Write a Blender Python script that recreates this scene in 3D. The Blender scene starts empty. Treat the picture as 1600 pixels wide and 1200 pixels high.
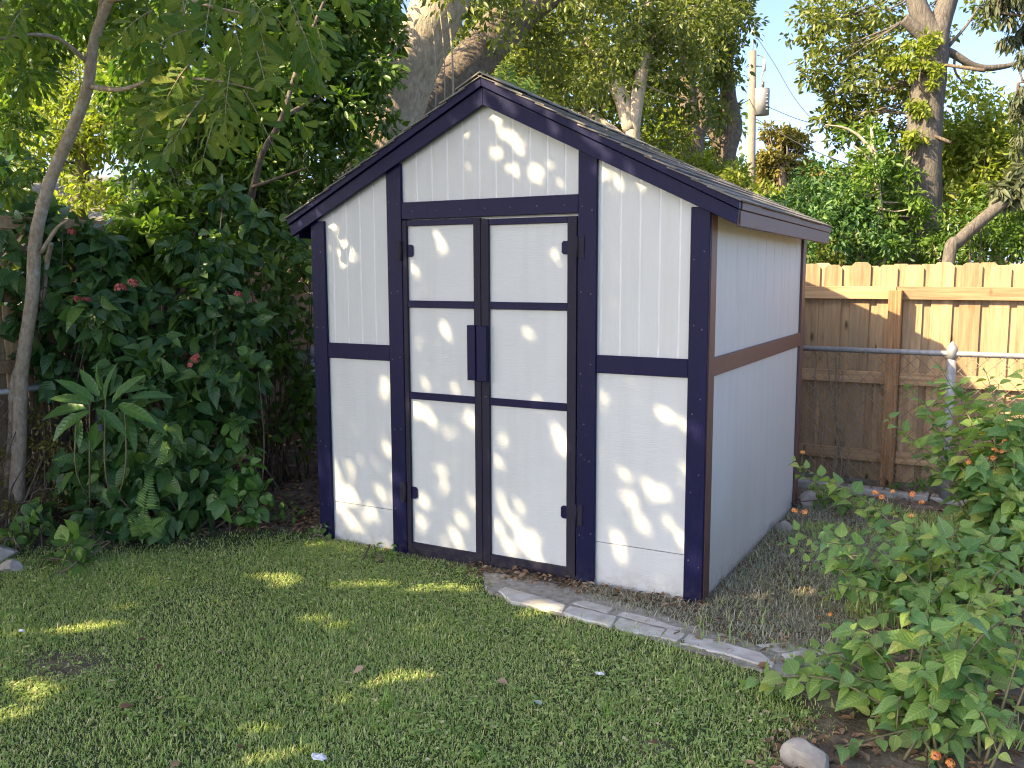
import bpy, bmesh, math, random
import numpy as np
from mathutils import Vector, Matrix

# ------------------------------------------------------------------ camera
SC = bpy.context.scene
COL = SC.collection
CAM = np.array([2.498, -4.209, 1.641])
YAW, PITCH, ROLL, FPX = 0.5089, -0.1249, -0.0036, 1414.76
_c, _s = math.cos(YAW), math.sin(YAW)
FWD = np.array([-_s * math.cos(PITCH), _c * math.cos(PITCH), math.sin(PITCH)])
_r = np.array([_c, _s, 0.0]); _u = np.cross(_r, FWD)
RT = _r * math.cos(ROLL) + _u * math.sin(ROLL)
UP = -_r * math.sin(ROLL) + _u * math.cos(ROLL)
cam_data = bpy.data.cameras.new('camera')
cam_data.sensor_fit = 'HORIZONTAL'; cam_data.sensor_width = 36.0
cam_data.lens = FPX / 1600.0 * 36.0
cam_data.clip_start = 0.05; cam_data.clip_end = 1000.0
cam = bpy.data.objects.new('camera', cam_data); COL.objects.link(cam)
m = Matrix.Identity(4)
for i in range(3):
    m[i][0] = RT[i]; m[i][1] = UP[i]; m[i][2] = -FWD[i]; m[i][3] = CAM[i]
cam.matrix_world = m
SC.camera = cam

# ------------------------------------------------------------------ light
SUN_TRAVEL = Vector((0.47, 0.645, -0.605)).normalized()      # the way the light goes
to_sun = -SUN_TRAVEL
elev = math.asin(to_sun.z); azim = math.atan2(to_sun.x, to_sun.y)
world = bpy.data.worlds.new('World'); SC.world = world; world.use_nodes = True
wn = world.node_tree.nodes; wl = world.node_tree.links
bgn = wn['Background']
sky = wn.new('ShaderNodeTexSky'); sky.sky_type = 'NISHITA'; sky.sun_disc = False
sky.sun_elevation = elev; sky.sun_rotation = azim
sky.air_density = 0.42; sky.dust_density = 1.8; sky.ozone_density = 1.0
wl.new(sky.outputs['Color'], bgn.inputs['Color']); bgn.inputs['Strength'].default_value = 0.138
sun_l = bpy.data.lights.new('sun', 'SUN'); sun_l.energy = 4.0; sun_l.angle = math.radians(0.53)
sun_l.color = (1.0, 0.80, 0.50)
sun_o = bpy.data.objects.new('sun', sun_l); COL.objects.link(sun_o)
sun_o.rotation_euler = SUN_TRAVEL.to_track_quat('-Z', 'Y').to_euler()
SC.view_settings.view_transform = 'Standard'; SC.view_settings.look = 'None'
SC.view_settings.exposure = 2.14; SC.view_settings.gamma = 1.0
SC.view_settings.use_white_balance = True; SC.view_settings.white_balance_temperature = 6650; SC.view_settings.white_balance_tint = 10
SC.render.engine = 'CYCLES'
SC.cycles.max_bounces = 8; SC.cycles.transparent_max_bounces = 8
SC.cycles.diffuse_bounces = 4; SC.cycles.transmission_bounces = 4
SC.cycles.use_denoising = True; SC.cycles.denoising_prefilter = 'NONE'
SC.cycles.filter_width = 1.15

R = np.random.default_rng(7)
random.seed(5)
RAD = math.radians

def P(px, py, d):
    """world point seen at a photograph pixel, d metres deep"""
    return CAM + d * (FWD + RT * (px - 800) / FPX + UP * (600 - py) / FPX)

def PG(px, py, z=0.0):
    r = FWD + RT * (px - 800) / FPX + UP * (600 - py) / FPX
    return CAM + r * ((z - CAM[2]) / r[2])

# ------------------------------------------------------------------ object helpers
def tag(o, label=None, cat=None, group=None, kind=None):
    if label: o['label'] = label
    if cat: o['category'] = cat
    if group: o['group'] = group
    if kind: o['kind'] = kind
    return o

def link(name, me, parent=None, mat=None):
    o = bpy.data.objects.new(name, me); COL.objects.link(o)
    if mat is not None and len(me.materials) == 0: me.materials.append(mat)
    if parent is not None: o.parent = parent
    return o

def thing(name, label, cat, loc=(0, 0, 0), group=None):
    o = bpy.data.objects.new(name, None); COL.objects.link(o)
    o.location = loc; o.empty_display_size = 0.2
    return tag(o, label, cat, group)

def tri_mesh(name, V, F, rnd=None, smooth=False, mat=None, uv=None):
    V = np.asarray(V, np.float32); F = np.asarray(F, np.int32)
    me = bpy.data.meshes.new(name)
    me.vertices.add(len(V)); me.vertices.foreach_set('co', V.ravel())
    me.loops.add(F.size); me.loops.foreach_set('vertex_index', F.ravel())
    me.polygons.add(len(F)); me.polygons.foreach_set('loop_start', np.arange(0, F.size, 3, dtype=np.int32))
    if smooth: me.polygons.foreach_set('use_smooth', np.ones(len(F), bool))
    me.update(calc_edges=True)
    if rnd is not None:
        a = me.attributes.new('rnd', 'FLOAT', 'POINT'); a.data.foreach_set('value', np.asarray(rnd, np.float32))
    if uv is not None:
        a = me.attributes.new('blade', 'FLOAT_VECTOR', 'POINT'); a.data.foreach_set('vector', np.ascontiguousarray(uv, np.float32).ravel())
    if mat is not None: me.materials.append(mat)
    return me

class MB:
    """collects shapes of one part"""
    def __init__(s): s.bm = bmesh.new()
    def box(s, x0, x1, y0, y1, z0, z1, bev=0.0, mi=0):
        b = bmesh.new()
        vs = [b.verts.new((x, y, z)) for z in (z0, z1) for y in (y0, y1) for x in (x0, x1)]
        for f in ((0, 2, 3, 1), (4, 5, 7, 6), (0, 1, 5, 4), (2, 6, 7, 3), (0, 4, 6, 2), (1, 3, 7, 5)):
            b.faces.new([vs[i] for i in f])
        if bev > 0: bmesh.ops.bevel(b, geom=b.edges[:], offset=bev, segments=1, affect='EDGES')
        s._add(b, mi); return s
    def _add(s, b, mi=0):
        mp = {v: s.bm.verts.new(v.co) for v in b.verts}
        for f in b.faces:
            nf = s.bm.faces.new([mp[v] for v in f.verts]); nf.material_index = mi; nf.smooth = f.smooth
        b.free()
    def prism(s, poly, axis, a, b_, bev=0.0, mi=0):
        """extrude a 2-D polygon; axis 1: poly is (x,z) along y; axis 2: (x,y) along z; axis 0: (y,z) along x"""
        b = bmesh.new()
        def mk(p, t):
            return {0: (t, p[0], p[1]), 1: (p[0], t, p[1]), 2: (p[0], p[1], t)}[axis]
        A = [b.verts.new(mk(p, a)) for p in poly]; B = [b.verts.new(mk(p, b_)) for p in poly]
        b.faces.new(A); b.faces.new(B[::-1]); n = len(poly)
        for i in range(n): b.faces.new([A[i], B[i], B[(i + 1) % n], A[(i + 1) % n]])
        bmesh.ops.recalc_face_normals(b, faces=b.faces[:])
        if bev > 0: bmesh.ops.bevel(b, geom=b.edges[:], offset=bev, segments=1, affect='EDGES')
        s._add(b, mi); return s
    def tube(s, pts, rad, n=8, mi=0):
        V, F = tube(pts, rad, n)
        vs = [s.bm.verts.new(v) for v in V]
        for f in F:
            try:
                nf = s.bm.faces.new([vs[i] for i in f]); nf.smooth = True; nf.material_index = mi
            except ValueError: pass
        return s
    def mesh(s, name, mats=()):
        bmesh.ops.recalc_face_normals(s.bm, faces=s.bm.faces[:])
        me = bpy.data.meshes.new(name); s.bm.to_mesh(me); s.bm.free()
        for m_ in mats: me.materials.append(m_)
        return me
    def build(s, name, mat, parent=None):
        mats = mat if isinstance(mat, (list, tuple)) else [mat]
        return link(name, s.mesh(name, mats), parent)

def spline(pts, k=6):
    pts = [np.asarray(p, float) for p in pts]
    if len(pts) < 3: return np.array(pts)
    out = []
    q = [2 * pts[0] - pts[1]] + pts + [2 * pts[-1] - pts[-2]]
    for i in range(1, len(q) - 2):
        a, b, c, d = q[i - 1:i + 3]
        for t in np.linspace(0, 1, k, endpoint=False):
            out.append(0.5 * (2 * b + (c - a) * t + (2 * a - 5 * b + 4 * c - d) * t * t + (3 * b - a - 3 * c + d) * t ** 3))
    out.append(pts[-1]); return np.array(out)

def tube(pts, rad, n=8, lump=0.0, rng=None):
    pts = np.asarray(pts, float); m_ = len(pts)
    rad = np.interp(np.linspace(0, 1, m_), np.linspace(0, 1, len(rad)), rad) if np.ndim(rad) else np.full(m_, rad)
    T = np.gradient(pts, axis=0); T /= np.linalg.norm(T, axis=1)[:, None] + 1e-9
    ref = np.array([1.0, 0, 0]) if abs(T[0][0]) < 0.8 else np.array([0, 1.0, 0])
    U = np.cross(T[0], ref); U /= np.linalg.norm(U)
    V = []; ang = np.linspace(0, 2 * math.pi, n, endpoint=False)
    prof = np.ones(n)
    for i in range(m_):
        U = U - T[i] * U.dot(T[i]); U /= np.linalg.norm(U) + 1e-9
        W = np.cross(T[i], U)
        rr = rad[i] * (1 + (lump * (rng.normal(size=n) * 0.35 + np.sin(ang * 3 + i * 0.37) * 0.5 + np.sin(ang * 2 - i * 0.23) * 0.5) if lump else 0))
        V.append(pts[i] + (np.cos(ang) * rr)[:, None] * U + (np.sin(ang) * rr)[:, None] * W)
    V = np.concatenate(V); F = []
    for i in range(m_ - 1):
        for j in range(n):
            a = i * n + j; b = i * n + (j + 1) % n
            F += [(a, b, b + n), (a, b + n, a + n)]
    V = np.vstack([V, pts[0], pts[-1]]); e = m_ * n
    for j in range(n):
        F.append((e, (j + 1) % n, j)); F.append((e + 1, (m_ - 1) * n + j, (m_ - 1) * n + (j + 1) % n))
    return V, F

class TM:
    """joins triangle pieces of one part"""
    def __init__(s): s.V = []; s.F = []; s.r = []; s.uv = []; s.n = 0
    def add(s, V, F, r=None):
        V = np.asarray(V, float); F = np.asarray(F, int)
        s.V.append(V); s.F.append(F + s.n); s.n += len(V)
        s.r.append(np.full(len(V), 0.5) if r is None else np.broadcast_to(r, (len(V),))); s.uv.append(np.tile((0.3, 0.0, 0.0), (len(V), 1)))
        return s
    def build(s, name, mat, parent=None, smooth=True):
        me = tri_mesh(name, np.vstack(s.V), np.vstack(s.F), np.concatenate(s.r), smooth, mat, np.vstack(s.uv))
        return link(name, me, parent)

# ------------------------------------------------------------------ materials
def nodes(name):
    m_ = bpy.data.materials.new(name); m_.use_nodes = True
    nt = m_.node_tree; return m_, nt, nt.nodes, nt.links, nt.nodes['Principled BSDF']

def mk(nn, typ, **kw):
    n = nn.new(typ)
    for k, v in kw.items():
        if k.startswith('i_'): n.inputs[k[2:].replace('_', ' ')].default_value = v
        else: setattr(n, k, v)
    return n

def ramp(nn, stops):
    r = nn.new('ShaderNodeValToRGB'); e = r.color_ramp.elements
    while len(e) < len(stops): e.new(0.5)
    for el, (p, c) in zip(e, stops): el.position = p; el.color = (*c, 1)
    return r

def coords(nn, ll, scale=(1, 1, 1), rnd=False, space='Object'):
    tc = nn.new('ShaderNodeTexCoord'); mp = nn.new('ShaderNodeMapping')
    mp.inputs['Scale'].default_value = scale
    ll.new(tc.outputs[space], mp.inputs['Vector'])
    if rnd:
        oi = nn.new('ShaderNodeObjectInfo'); mu = mk(nn, 'ShaderNodeMath', operation='MULTIPLY'); mu.inputs[1].default_value = 37.0
        ll.new(oi.outputs['Random'], mu.inputs[0]); ll.new(mu.outputs[0], mp.inputs['Location'])
    return mp.outputs['Vector']

def mixc(nn, ll, fac, a, b, mode='MIX'):
    mx = nn.new('ShaderNodeMix'); mx.data_type = 'RGBA'; mx.blend_type = mode
    for sock, v in ((mx.inputs[0], fac), (mx.inputs[6], a), (mx.inputs[7], b)):
        if hasattr(v, 'links') or hasattr(v, 'is_linked'): ll.new(v, sock)
        elif np.ndim(v): sock.default_value = (*v, 1)
        else: sock.default_value = v
    return mx.outputs[2]

def bump(nn, ll, bs, h, strength=0.3, dist=0.01):
    b = nn.new('ShaderNodeBump'); b.inputs['Strength'].default_value = strength; b.inputs['Distance'].default_value = dist
    ll.new(h, b.inputs['Height']); ll.new(b.outputs['Normal'], bs.inputs['Normal'])

def noise(nn, ll, vec, scale, detail=4, rough=0.55):
    n = nn.new('ShaderNodeTexNoise'); n.inputs['Scale'].default_value = scale
    n.inputs['Detail'].default_value = detail; n.inputs['Roughness'].default_value = rough
    ll.new(vec, n.inputs['Vector']); return n.outputs['Fac']

def rr(nn, ll, v, a, b, c=0.0, d=1.0):
    n = nn.new('ShaderNodeMapRange'); n.inputs[1].default_value = a; n.inputs[2].default_value = b
    n.inputs[3].default_value = c; n.inputs[4].default_value = d; ll.new(v, n.inputs[0]); return n.outputs[0]

def paint_mat(name, base, var, rough, chips=None, grain=(6, 6, 60), bstr=0.25, dirt=None, spec=0.4, stain=0.3):
    m_, nt, nn, ll, bs = nodes(name)
    v = coords(nn, ll); n1 = noise(nn, ll, v, 3.0)
    col = mixc(nn, ll, n1, base, var)
    vg = coords(nn, ll, grain); g = noise(nn, ll, vg, 4.0, 5)
    if dirt:
        tc = nn.new('ShaderNodeTexCoord'); sp = nn.new('ShaderNodeSeparateXYZ'); ll.new(tc.outputs['Object'], sp.inputs[0])
        low = rr(nn, ll, sp.outputs['Z'], 0.14, -0.02); nd = noise(nn, ll, v, 22.0, 6)
        mu = mk(nn, 'ShaderNodeMath', operation='MULTIPLY'); ll.new(low, mu.inputs[0]); ll.new(rr(nn, ll, nd, 0.42, 0.75), mu.inputs[1])
        col = mixc(nn, ll, mu.outputs[0], col, dirt)
    st = noise(nn, ll, coords(nn, ll, (9, 9, 0.7)), 1.6, 5, 0.6); col = mixc(nn, ll, rr(nn, ll, st, 0.45, 0.8, 0.0, stain), col, tuple(c_ * f_ for c_, f_ in zip(base, (0.80, 0.78, 0.72))))
    if chips:
        nc = noise(nn, ll, v, 38.0, 3, 0.7); col = mixc(nn, ll, rr(nn, ll, nc, 0.70, 0.74), col, chips)
    ll.new(col, bs.inputs['Base Color']); bs.inputs['Roughness'].default_value = rough
    bs.inputs['Specular IOR Level'].default_value = spec
    bump(nn, ll, bs, g, bstr, 0.004); return m_

def wood_mat(name, cols, rough=0.8, scale=(14, 14, 0.9), grey=None, gl=(0.5, 0.75), bstr=0.4):
    m_, nt, nn, ll, bs = nodes(name)
    v = coords(nn, ll, scale, True); g = noise(nn, ll, v, 3.0, 8, 0.65)
    r = ramp(nn, [(0.28, cols[0]), (0.5, cols[1]), (0.72, cols[2])]); ll.new(g, r.inputs[0])
    v2 = coords(nn, ll, (1, 1, 1), True); n2 = noise(nn, ll, v2, 2.2, 4)
    oi = nn.new('ShaderNodeObjectInfo')
    hs = nn.new('ShaderNodeHueSaturation'); ll.new(r.outputs[0], hs.inputs['Color'])
    ll.new(rr(nn, ll, oi.outputs['Random'], 0, 1, 0.66, 1.22), hs.inputs['Value'])
    col = hs.outputs['Color']
    if grey: col = mixc(nn, ll, rr(nn, ll, n2, *gl), col, grey)
    vk = coords(nn, ll, (7, 7, 2.6), True)
    vo = nn.new('ShaderNodeTexVoronoi'); vo.inputs['Scale'].default_value = 1.0; ll.new(vk, vo.inputs['Vector'])
    col = mixc(nn, ll, rr(nn, ll, vo.outputs['Distance'], 0.13, 0.05), col, tuple(c * 0.35 for c in cols[0]))
    ll.new(col, bs.inputs['Base Color']); bs.inputs['Roughness'].default_value = rough
    bump(nn, ll, bs, g, bstr, 0.006); return m_

def leaf_mat(name, cols, rough=0.45, trans=0.35, tint=1.5, spec=0.4, veins=0.0):
    m_, nt, nn, ll, bs = nodes(name)
    at = nn.new('ShaderNodeAttribute'); at.attribute_name = 'rnd'
    oi = nn.new('ShaderNodeObjectInfo')
    ad = mk(nn, 'ShaderNodeMath', operation='ADD'); ll.new(at.outputs['Fac'], ad.inputs[0]); ll.new(oi.outputs['Random'], ad.inputs[1])
    fr = mk(nn, 'ShaderNodeMath', operation='FRACT'); ll.new(ad.outputs[0], fr.inputs[0])
    k = len(cols); r = ramp(nn, [(i / (k - 1), c) for i, c in enumerate(cols)]); ll.new(fr.outputs[0], r.inputs[0])
    if veins:
        av = nn.new('ShaderNodeAttribute'); av.attribute_name = 'blade'; sp = nn.new('ShaderNodeSeparateXYZ'); ll.new(av.outputs['Vector'], sp.inputs[0])
        ab = mk(nn, 'ShaderNodeMath', operation='ABSOLUTE'); ll.new(sp.outputs['X'], ab.inputs[0])
        mid = rr(nn, ll, ab.outputs[0], 0.012, 0.03, 1.0, 0.0)
        sl = mk(nn, 'ShaderNodeMath', operation='MULTIPLY_ADD'); ll.new(ab.outputs[0], sl.inputs[0]); sl.inputs[1].default_value = -0.75; ll.new(sp.outputs['Y'], sl.inputs[2])
        fq = mk(nn, 'ShaderNodeMath', operation='MULTIPLY'); ll.new(sl.outputs[0], fq.inputs[0]); fq.inputs[1].default_value = 48.0
        sn = mk(nn, 'ShaderNodeMath', operation='SINE'); ll.new(fq.outputs[0], sn.inputs[0])
        sv = rr(nn, ll, sn.outputs[0], 0.55, 1.0, 0.0, 0.55)
        mx_ = mk(nn, 'ShaderNodeMath', operation='MAXIMUM'); ll.new(mid, mx_.inputs[0]); ll.new(sv, mx_.inputs[1])
        fm = mk(nn, 'ShaderNodeMath', operation='MULTIPLY'); ll.new(mx_.outputs[0], fm.inputs[0]); fm.inputs[1].default_value = veins
        lc = mixc(nn, ll, 1.0, r.outputs[0], (1.7, 1.55, 1.7), 'MULTIPLY')
        col = mixc(nn, ll, fm.outputs[0], r.outputs[0], lc)
        bump(nn, ll, bs, sn.outputs[0], 0.35, 0.002)
    else: col = r.outputs[0]
    ll.new(col, bs.inputs['Base Color']); bs.inputs['Roughness'].default_value = rough
    bs.inputs['Specular IOR Level'].default_value = spec
    tr = nn.new('ShaderNodeBsdfTranslucent')
    tc = mixc(nn, ll, 1.0, col, (1.15 * tint, 1.25 * tint, 0.55 * tint), 'MULTIPLY'); ll.new(tc, tr.inputs['Color'])
    ms = nn.new('ShaderNodeMixShader'); ms.inputs[0].default_value = trans
    ll.new(bs.outputs[0], ms.inputs[1]); ll.new(tr.outputs[0], ms.inputs[2])
    ll.new(ms.outputs[0], nn['Material Output'].inputs['Surface']); return m_

def plain(name, base, rough=0.6, metal=0.0, var=None, sc=12.0, bstr=0.15):
    m_, nt, nn, ll, bs = nodes(name)
    v = coords(nn, ll); n1 = noise(nn, ll, v, sc, 5)
    c = mixc(nn, ll, rr(nn, ll, n1, 0.35, 0.65), base, var or tuple(x * 0.7 for x in base))
    ll.new(c, bs.inputs['Base Color']); bs.inputs['Roughness'].default_value = rough; bs.inputs['Metallic'].default_value = metal
    bump(nn, ll, bs, n1, bstr, 0.01); return m_

def bark_mat(name, cols, scale=(6, 6, 2.4), bstr=0.9, lichen=None):
    m_, nt, nn, ll, bs = nodes(name)
    v = coords(nn, ll, scale); g = noise(nn, ll, v, 4.0, 8, 0.7)
    r = ramp(nn, [(0.3, cols[0]), (0.5, cols[1]), (0.7, cols[2])]); ll.new(g, r.inputs[0]); col = r.outputs[0]
    if lichen:
        n2 = noise(nn, ll, coords(nn, ll), 7.0, 6, 0.7); col = mixc(nn, ll, rr(nn, ll, n2, 0.55, 0.66), col, lichen)
    ll.new(col, bs.inputs['Base Color']); bs.inputs['Roughness'].default_value = 0.9
    bump(nn, ll, bs, g, bstr, 0.03); return m_

M = {}
M['white'] = paint_mat('white_paint', (0.53, 0.54, 0.52), (0.58, 0.585, 0.56), 0.55, grain=(40, 40, 5), bstr=0.6, dirt=(0.36, 0.34, 0.27))
M['white_smooth'] = paint_mat('white_board_paint', (0.53, 0.545, 0.53), (0.585, 0.595, 0.575), 0.5, grain=(5, 5, 40), bstr=0.3, dirt=(0.36, 0.34, 0.27))
M['white_bead'] = plain('thick_white_paint', (0.67, 0.675, 0.66), 0.45, var=(0.62, 0.625, 0.615))
M['navy'] = paint_mat('navy_paint', (0.0038, 0.0044, 0.032), (0.0070, 0.0072, 0.044), 0.45, chips=(0.07, 0.065, 0.11), grain=(30, 30, 4), bstr=0.55, dirt=(0.05, 0.045, 0.05), spec=0.16)
M['navy_old'] = paint_mat('weathered_navy_paint', (0.012, 0.011, 0.026), (0.028, 0.024, 0.036), 0.6, chips=(0.15, 0.12, 0.12), grain=(30, 30, 4), bstr=0.6, dirt=(0.07, 0.06, 0.055), spec=0.18)
M['navy_sheen'] = paint_mat('navy_paint_warm_sheen', (0.10, 0.052, 0.046), (0.13, 0.072, 0.064), 0.5, grain=(5, 30, 30), bstr=0.3)  # right-side copy of the navy trim, warm reflected light mixed into its colour
M['fence'] = wood_mat('fence_wood', [(0.22, 0.132, 0.068), (0.38, 0.25, 0.135), (0.50, 0.355, 0.20)], grey=(0.24, 0.205, 0.13), gl=(0.46, 0.80))
M['fence_post'] = wood_mat('post_wood', [(0.11, 0.055, 0.024), (0.27, 0.145, 0.062), (0.42, 0.25, 0.115)], scale=(26, 26, 1.1), bstr=0.6)
M['fence_rail'] = wood_mat('rail_wood', [(0.23, 0.135, 0.068), (0.38, 0.245, 0.128), (0.49, 0.34, 0.19)], scale=(0.9, 14, 14), grey=(0.22, 0.18, 0.10), gl=(0.58, 0.9))
M['galv'] = plain('galvanised_steel', (0.34, 0.35, 0.36), 0.62, 0.3, var=(0.25, 0.255, 0.26), sc=30)
M['wire'] = plain('fence_wire', (0.30, 0.26, 0.21), 0.6, 0.3, var=(0.17, 0.12, 0.085), sc=20)
M['concrete'] = plain('concrete', (0.42, 0.40, 0.36), 0.9, var=(0.27, 0.255, 0.22), sc=14, bstr=0.6)
M['paver'] = plain('pale_paver', (0.60, 0.575, 0.53), 0.9, var=(0.40, 0.375, 0.33), sc=11, bstr=0.7)
M['rock'] = plain('weathered_rock', (0.40, 0.37, 0.32), 0.9, var=(0.24, 0.215, 0.18), sc=8, bstr=0.8)
M['shingle'] = plain('asphalt_shingle', (0.21, 0.195, 0.165), 0.95, var=(0.12, 0.112, 0.098), sc=25, bstr=0.6)
M['bark_oak'] = bark_mat('pale_oak_bark', [(0.20, 0.16, 0.115), (0.38, 0.315, 0.23), (0.52, 0.45, 0.34)], lichen=(0.30, 0.30, 0.22))
M['bark_dark'] = bark_mat('dark_bark', [(0.06, 0.045, 0.032), (0.13, 0.098, 0.068), (0.21, 0.165, 0.115)], lichen=(0.20, 0.19, 0.14))
M['bark_grey'] = bark_mat('grey_ridged_bark', [(0.05, 0.042, 0.034), (0.115, 0.10, 0.083), (0.19, 0.165, 0.135)], scale=(9, 9, 1.8))
M['bark_pale'] = bark_mat('pale_smooth_bark', [(0.26, 0.205, 0.145), (0.42, 0.345, 0.25), (0.55, 0.47, 0.36)], bstr=0.5)
M['bark_young'] = bark_mat('speckled_young_bark', [(0.20, 0.15, 0.10), (0.34, 0.27, 0.19), (0.46, 0.385, 0.285)], scale=(9, 9, 5), bstr=0.5, lichen=(0.42, 0.40, 0.34))
M['stem'] = plain('green_stem', (0.16, 0.17, 0.07), 0.7, var=(0.12, 0.09, 0.05), sc=20)
M['vine'] = plain('dry_vine', (0.30, 0.24, 0.16), 0.85, var=(0.17, 0.13, 0.085), sc=20)
# foliage
M['lf_compound'] = leaf_mat('compound_leaf', [(0.06, 0.115, 0.018), (0.105, 0.165, 0.024), (0.18, 0.22, 0.034), (0.065, 0.14, 0.036)], 0.5, 0.45, spec=0.22, veins=0.5)
M['lf_privet'] = leaf_mat('small_glossy_leaf', [(0.045, 0.10, 0.018), (0.08, 0.15, 0.024), (0.13, 0.205, 0.032), (0.055, 0.12, 0.024)], 0.35, 0.3)
M['lf_hedge'] = leaf_mat('broad_dark_leaf', [(0.028, 0.080, 0.024), (0.050, 0.120, 0.030), (0.095, 0.175, 0.034), (0.040, 0.100, 0.038)], 0.36, 0.22, spec=0.42, veins=0.7)
M['lf_ginger'] = leaf_mat('ginger_leaf', [(0.05, 0.13, 0.028), (0.085, 0.18, 0.036), (0.065, 0.15, 0.036)], 0.36, 0.25, spec=0.45, veins=0.5)
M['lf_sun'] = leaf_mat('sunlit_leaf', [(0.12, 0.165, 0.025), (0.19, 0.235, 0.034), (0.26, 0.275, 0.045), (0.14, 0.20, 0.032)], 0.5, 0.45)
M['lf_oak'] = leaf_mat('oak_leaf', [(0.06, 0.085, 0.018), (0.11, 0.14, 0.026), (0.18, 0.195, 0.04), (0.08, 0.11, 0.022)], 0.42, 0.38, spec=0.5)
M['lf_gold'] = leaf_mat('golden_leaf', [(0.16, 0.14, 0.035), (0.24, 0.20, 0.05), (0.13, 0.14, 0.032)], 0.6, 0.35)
M['lf_lantana'] = leaf_mat('lantana_leaf', [(0.09, 0.19, 0.065), (0.17, 0.285, 0.085), (0.25, 0.36, 0.085), (0.13, 0.25, 0.10), (0.38, 0.42, 0.10)], 0.5, 0.38, veins=0.7)
M['lf_vine'] = leaf_mat('vine_leaf', [(0.07, 0.14, 0.025), (0.11, 0.19, 0.03), (0.15, 0.23, 0.04)], 0.45, 0.35)
M['lf_weed'] = leaf_mat('weed_leaf', [(0.07, 0.15, 0.030), (0.11, 0.21, 0.040), (0.15, 0.25, 0.045)], 0.5, 0.35, veins=0.6)
M['lf_shade'] = leaf_mat('canopy_leaf', [(0.05, 0.09, 0.02), (0.08, 0.12, 0.025), (0.10, 0.14, 0.03)], 0.5, 0.12)
M['grass'] = leaf_mat('grass_blade', [(0.20, 0.315, 0.085), (0.31, 0.43, 0.125), (0.45, 0.55, 0.185), (0.29, 0.41, 0.14), (0.54, 0.58, 0.25), (0.60, 0.53, 0.33)], 0.42, 0.35, 1.3)
M['drygrass'] = leaf_mat('dry_clipping', [(0.30, 0.285, 0.20), (0.43, 0.41, 0.30), (0.27, 0.29, 0.18), (0.53, 0.50, 0.40), (0.22, 0.27, 0.13)], 0.8, 0.15, 1.0)
M['litter'] = leaf_mat('dead_leaf', [(0.12, 0.065, 0.032), (0.23, 0.125, 0.062), (0.33, 0.21, 0.12), (0.17, 0.115, 0.07), (0.42, 0.30, 0.20)], 0.75, 0.1, 1.0)
M['moss'] = leaf_mat('hanging_foliage', [(0.05, 0.07, 0.04), (0.09, 0.11, 0.055), (0.13, 0.13, 0.07)], 0.6, 0.25)

# ------------------------------------------------------------------ leaves
def tmpl(ts, ws, fold=0.12, droop=0.25, teeth=0.0):
    """leaf of unit length: base, stations of three points, tip"""
    V = [(0, 0, 0)]; F = []
    n = len(ts)
    for t, w in zip(ts, ws):
        z = -droop * t * t
        V += [(-w, t + teeth * 0.02, z + fold * w * 2), (0, t, z), (w, t + teeth * 0.02, z + fold * w * 2)]
    V.append((0, 1, -droop)); tip = len(V) - 1
    F += [(0, 2, 1), (0, 3, 2)]
    for i in range(n - 1):
        a = 1 + 3 * i; b = a + 3
        for k in (0, 1): F += [(a + k, a + k + 1, b + k + 1), (a + k, b + k + 1, b + k)]
    a = 1 + 3 * (n - 1); F += [(a, a + 1, tip), (a + 1, a + 2, tip)]
    return np.array(V, float), np.array(F, int)

T_DIA = (np.array([(0, 0, 0), (-.27, .48, .07), (0, 1, -.12), (.27, .48, .07)], float), np.array([(0, 2, 1), (0, 3, 2)]))
T_SMALL = (np.array([(0, 0, 0), (-.2, .35, .06), (-.19, .68, .02), (0, 1, -.15), (.19, .68, .02), (.2, .35, .06)], float), np.array([(0, 3, 1), (1, 3, 2), (0, 5, 3), (5, 4, 3)]))
T_OVATE = tmpl([.08, .25, .5, .78], [.17, .30, .29, .14], .16, .28)
T_LANCE = tmpl([.1, .35, .65, .88], [.07, .125, .115, .05], .2, .3)
T_SPAT = tmpl([.15, .45, .75, .93], [.08, .16, .21, .14], .14, .2)
T_LANT = tmpl([.03, .12, .28, .48, .68, .86], [.15, .30, .37, .33, .21, .09], .13, .22)
T_ROUND = tmpl([.02, .2, .5, .8], [.22, .42, .46, .26], .1, .2)

def unit(a): return a / (np.linalg.norm(a, axis=-1, keepdims=True) + 1e-9)

def leaf_frames(A, N):
    A = unit(A); X = unit(np.cross(A, N)); Z = np.cross(X, A)
    return np.stack([X, A, Z], axis=-1)                  # columns

def leaves(tm, Pn, A, N, S, T, rng, r=None):
    V, F = T; n = len(Pn); Fm = leaf_frames(A, N)
    W = np.einsum('nij,vj->nvi', Fm, V) * np.asarray(S)[:, None, None] + Pn[:, None, :]
    FF = (F[None] + (np.arange(n) * len(V))[:, None, None]).reshape(-1, 3)
    rv = rng.random(n) if r is None else r
    tm.V.append(W.reshape(-1, 3)); tm.F.append(FF + tm.n); tm.n += n * len(V); tm.r.append(np.repeat(rv, len(V))); tm.uv.append(np.tile(V, (n, 1)))

def leaf_variants(T, mat):
    """flat, curled and narrow forms of one leaf"""
    out = []
    for wx, bend, side in ((1.0, 0.0, 0.0), (0.86, -0.28, 0.06), (1.08, 0.12, -0.08), (0.78, -0.10, 0.12), (1.0, -0.45, 0.0)):
        V = T[0].copy(); t_ = V[:, 1].copy(); V[:, 0] = V[:, 0] * wx + side * t_ * t_; V[:, 2] += bend * t_ * t_ + 0.25 * bend * np.abs(V[:, 0]); V[:, 2] += 0.02 * np.sin(t_ * 17 + wx * 9)
        out.append(tri_mesh('leaf', V, T[1], None, True, mat, T[0]))
    return out

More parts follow.
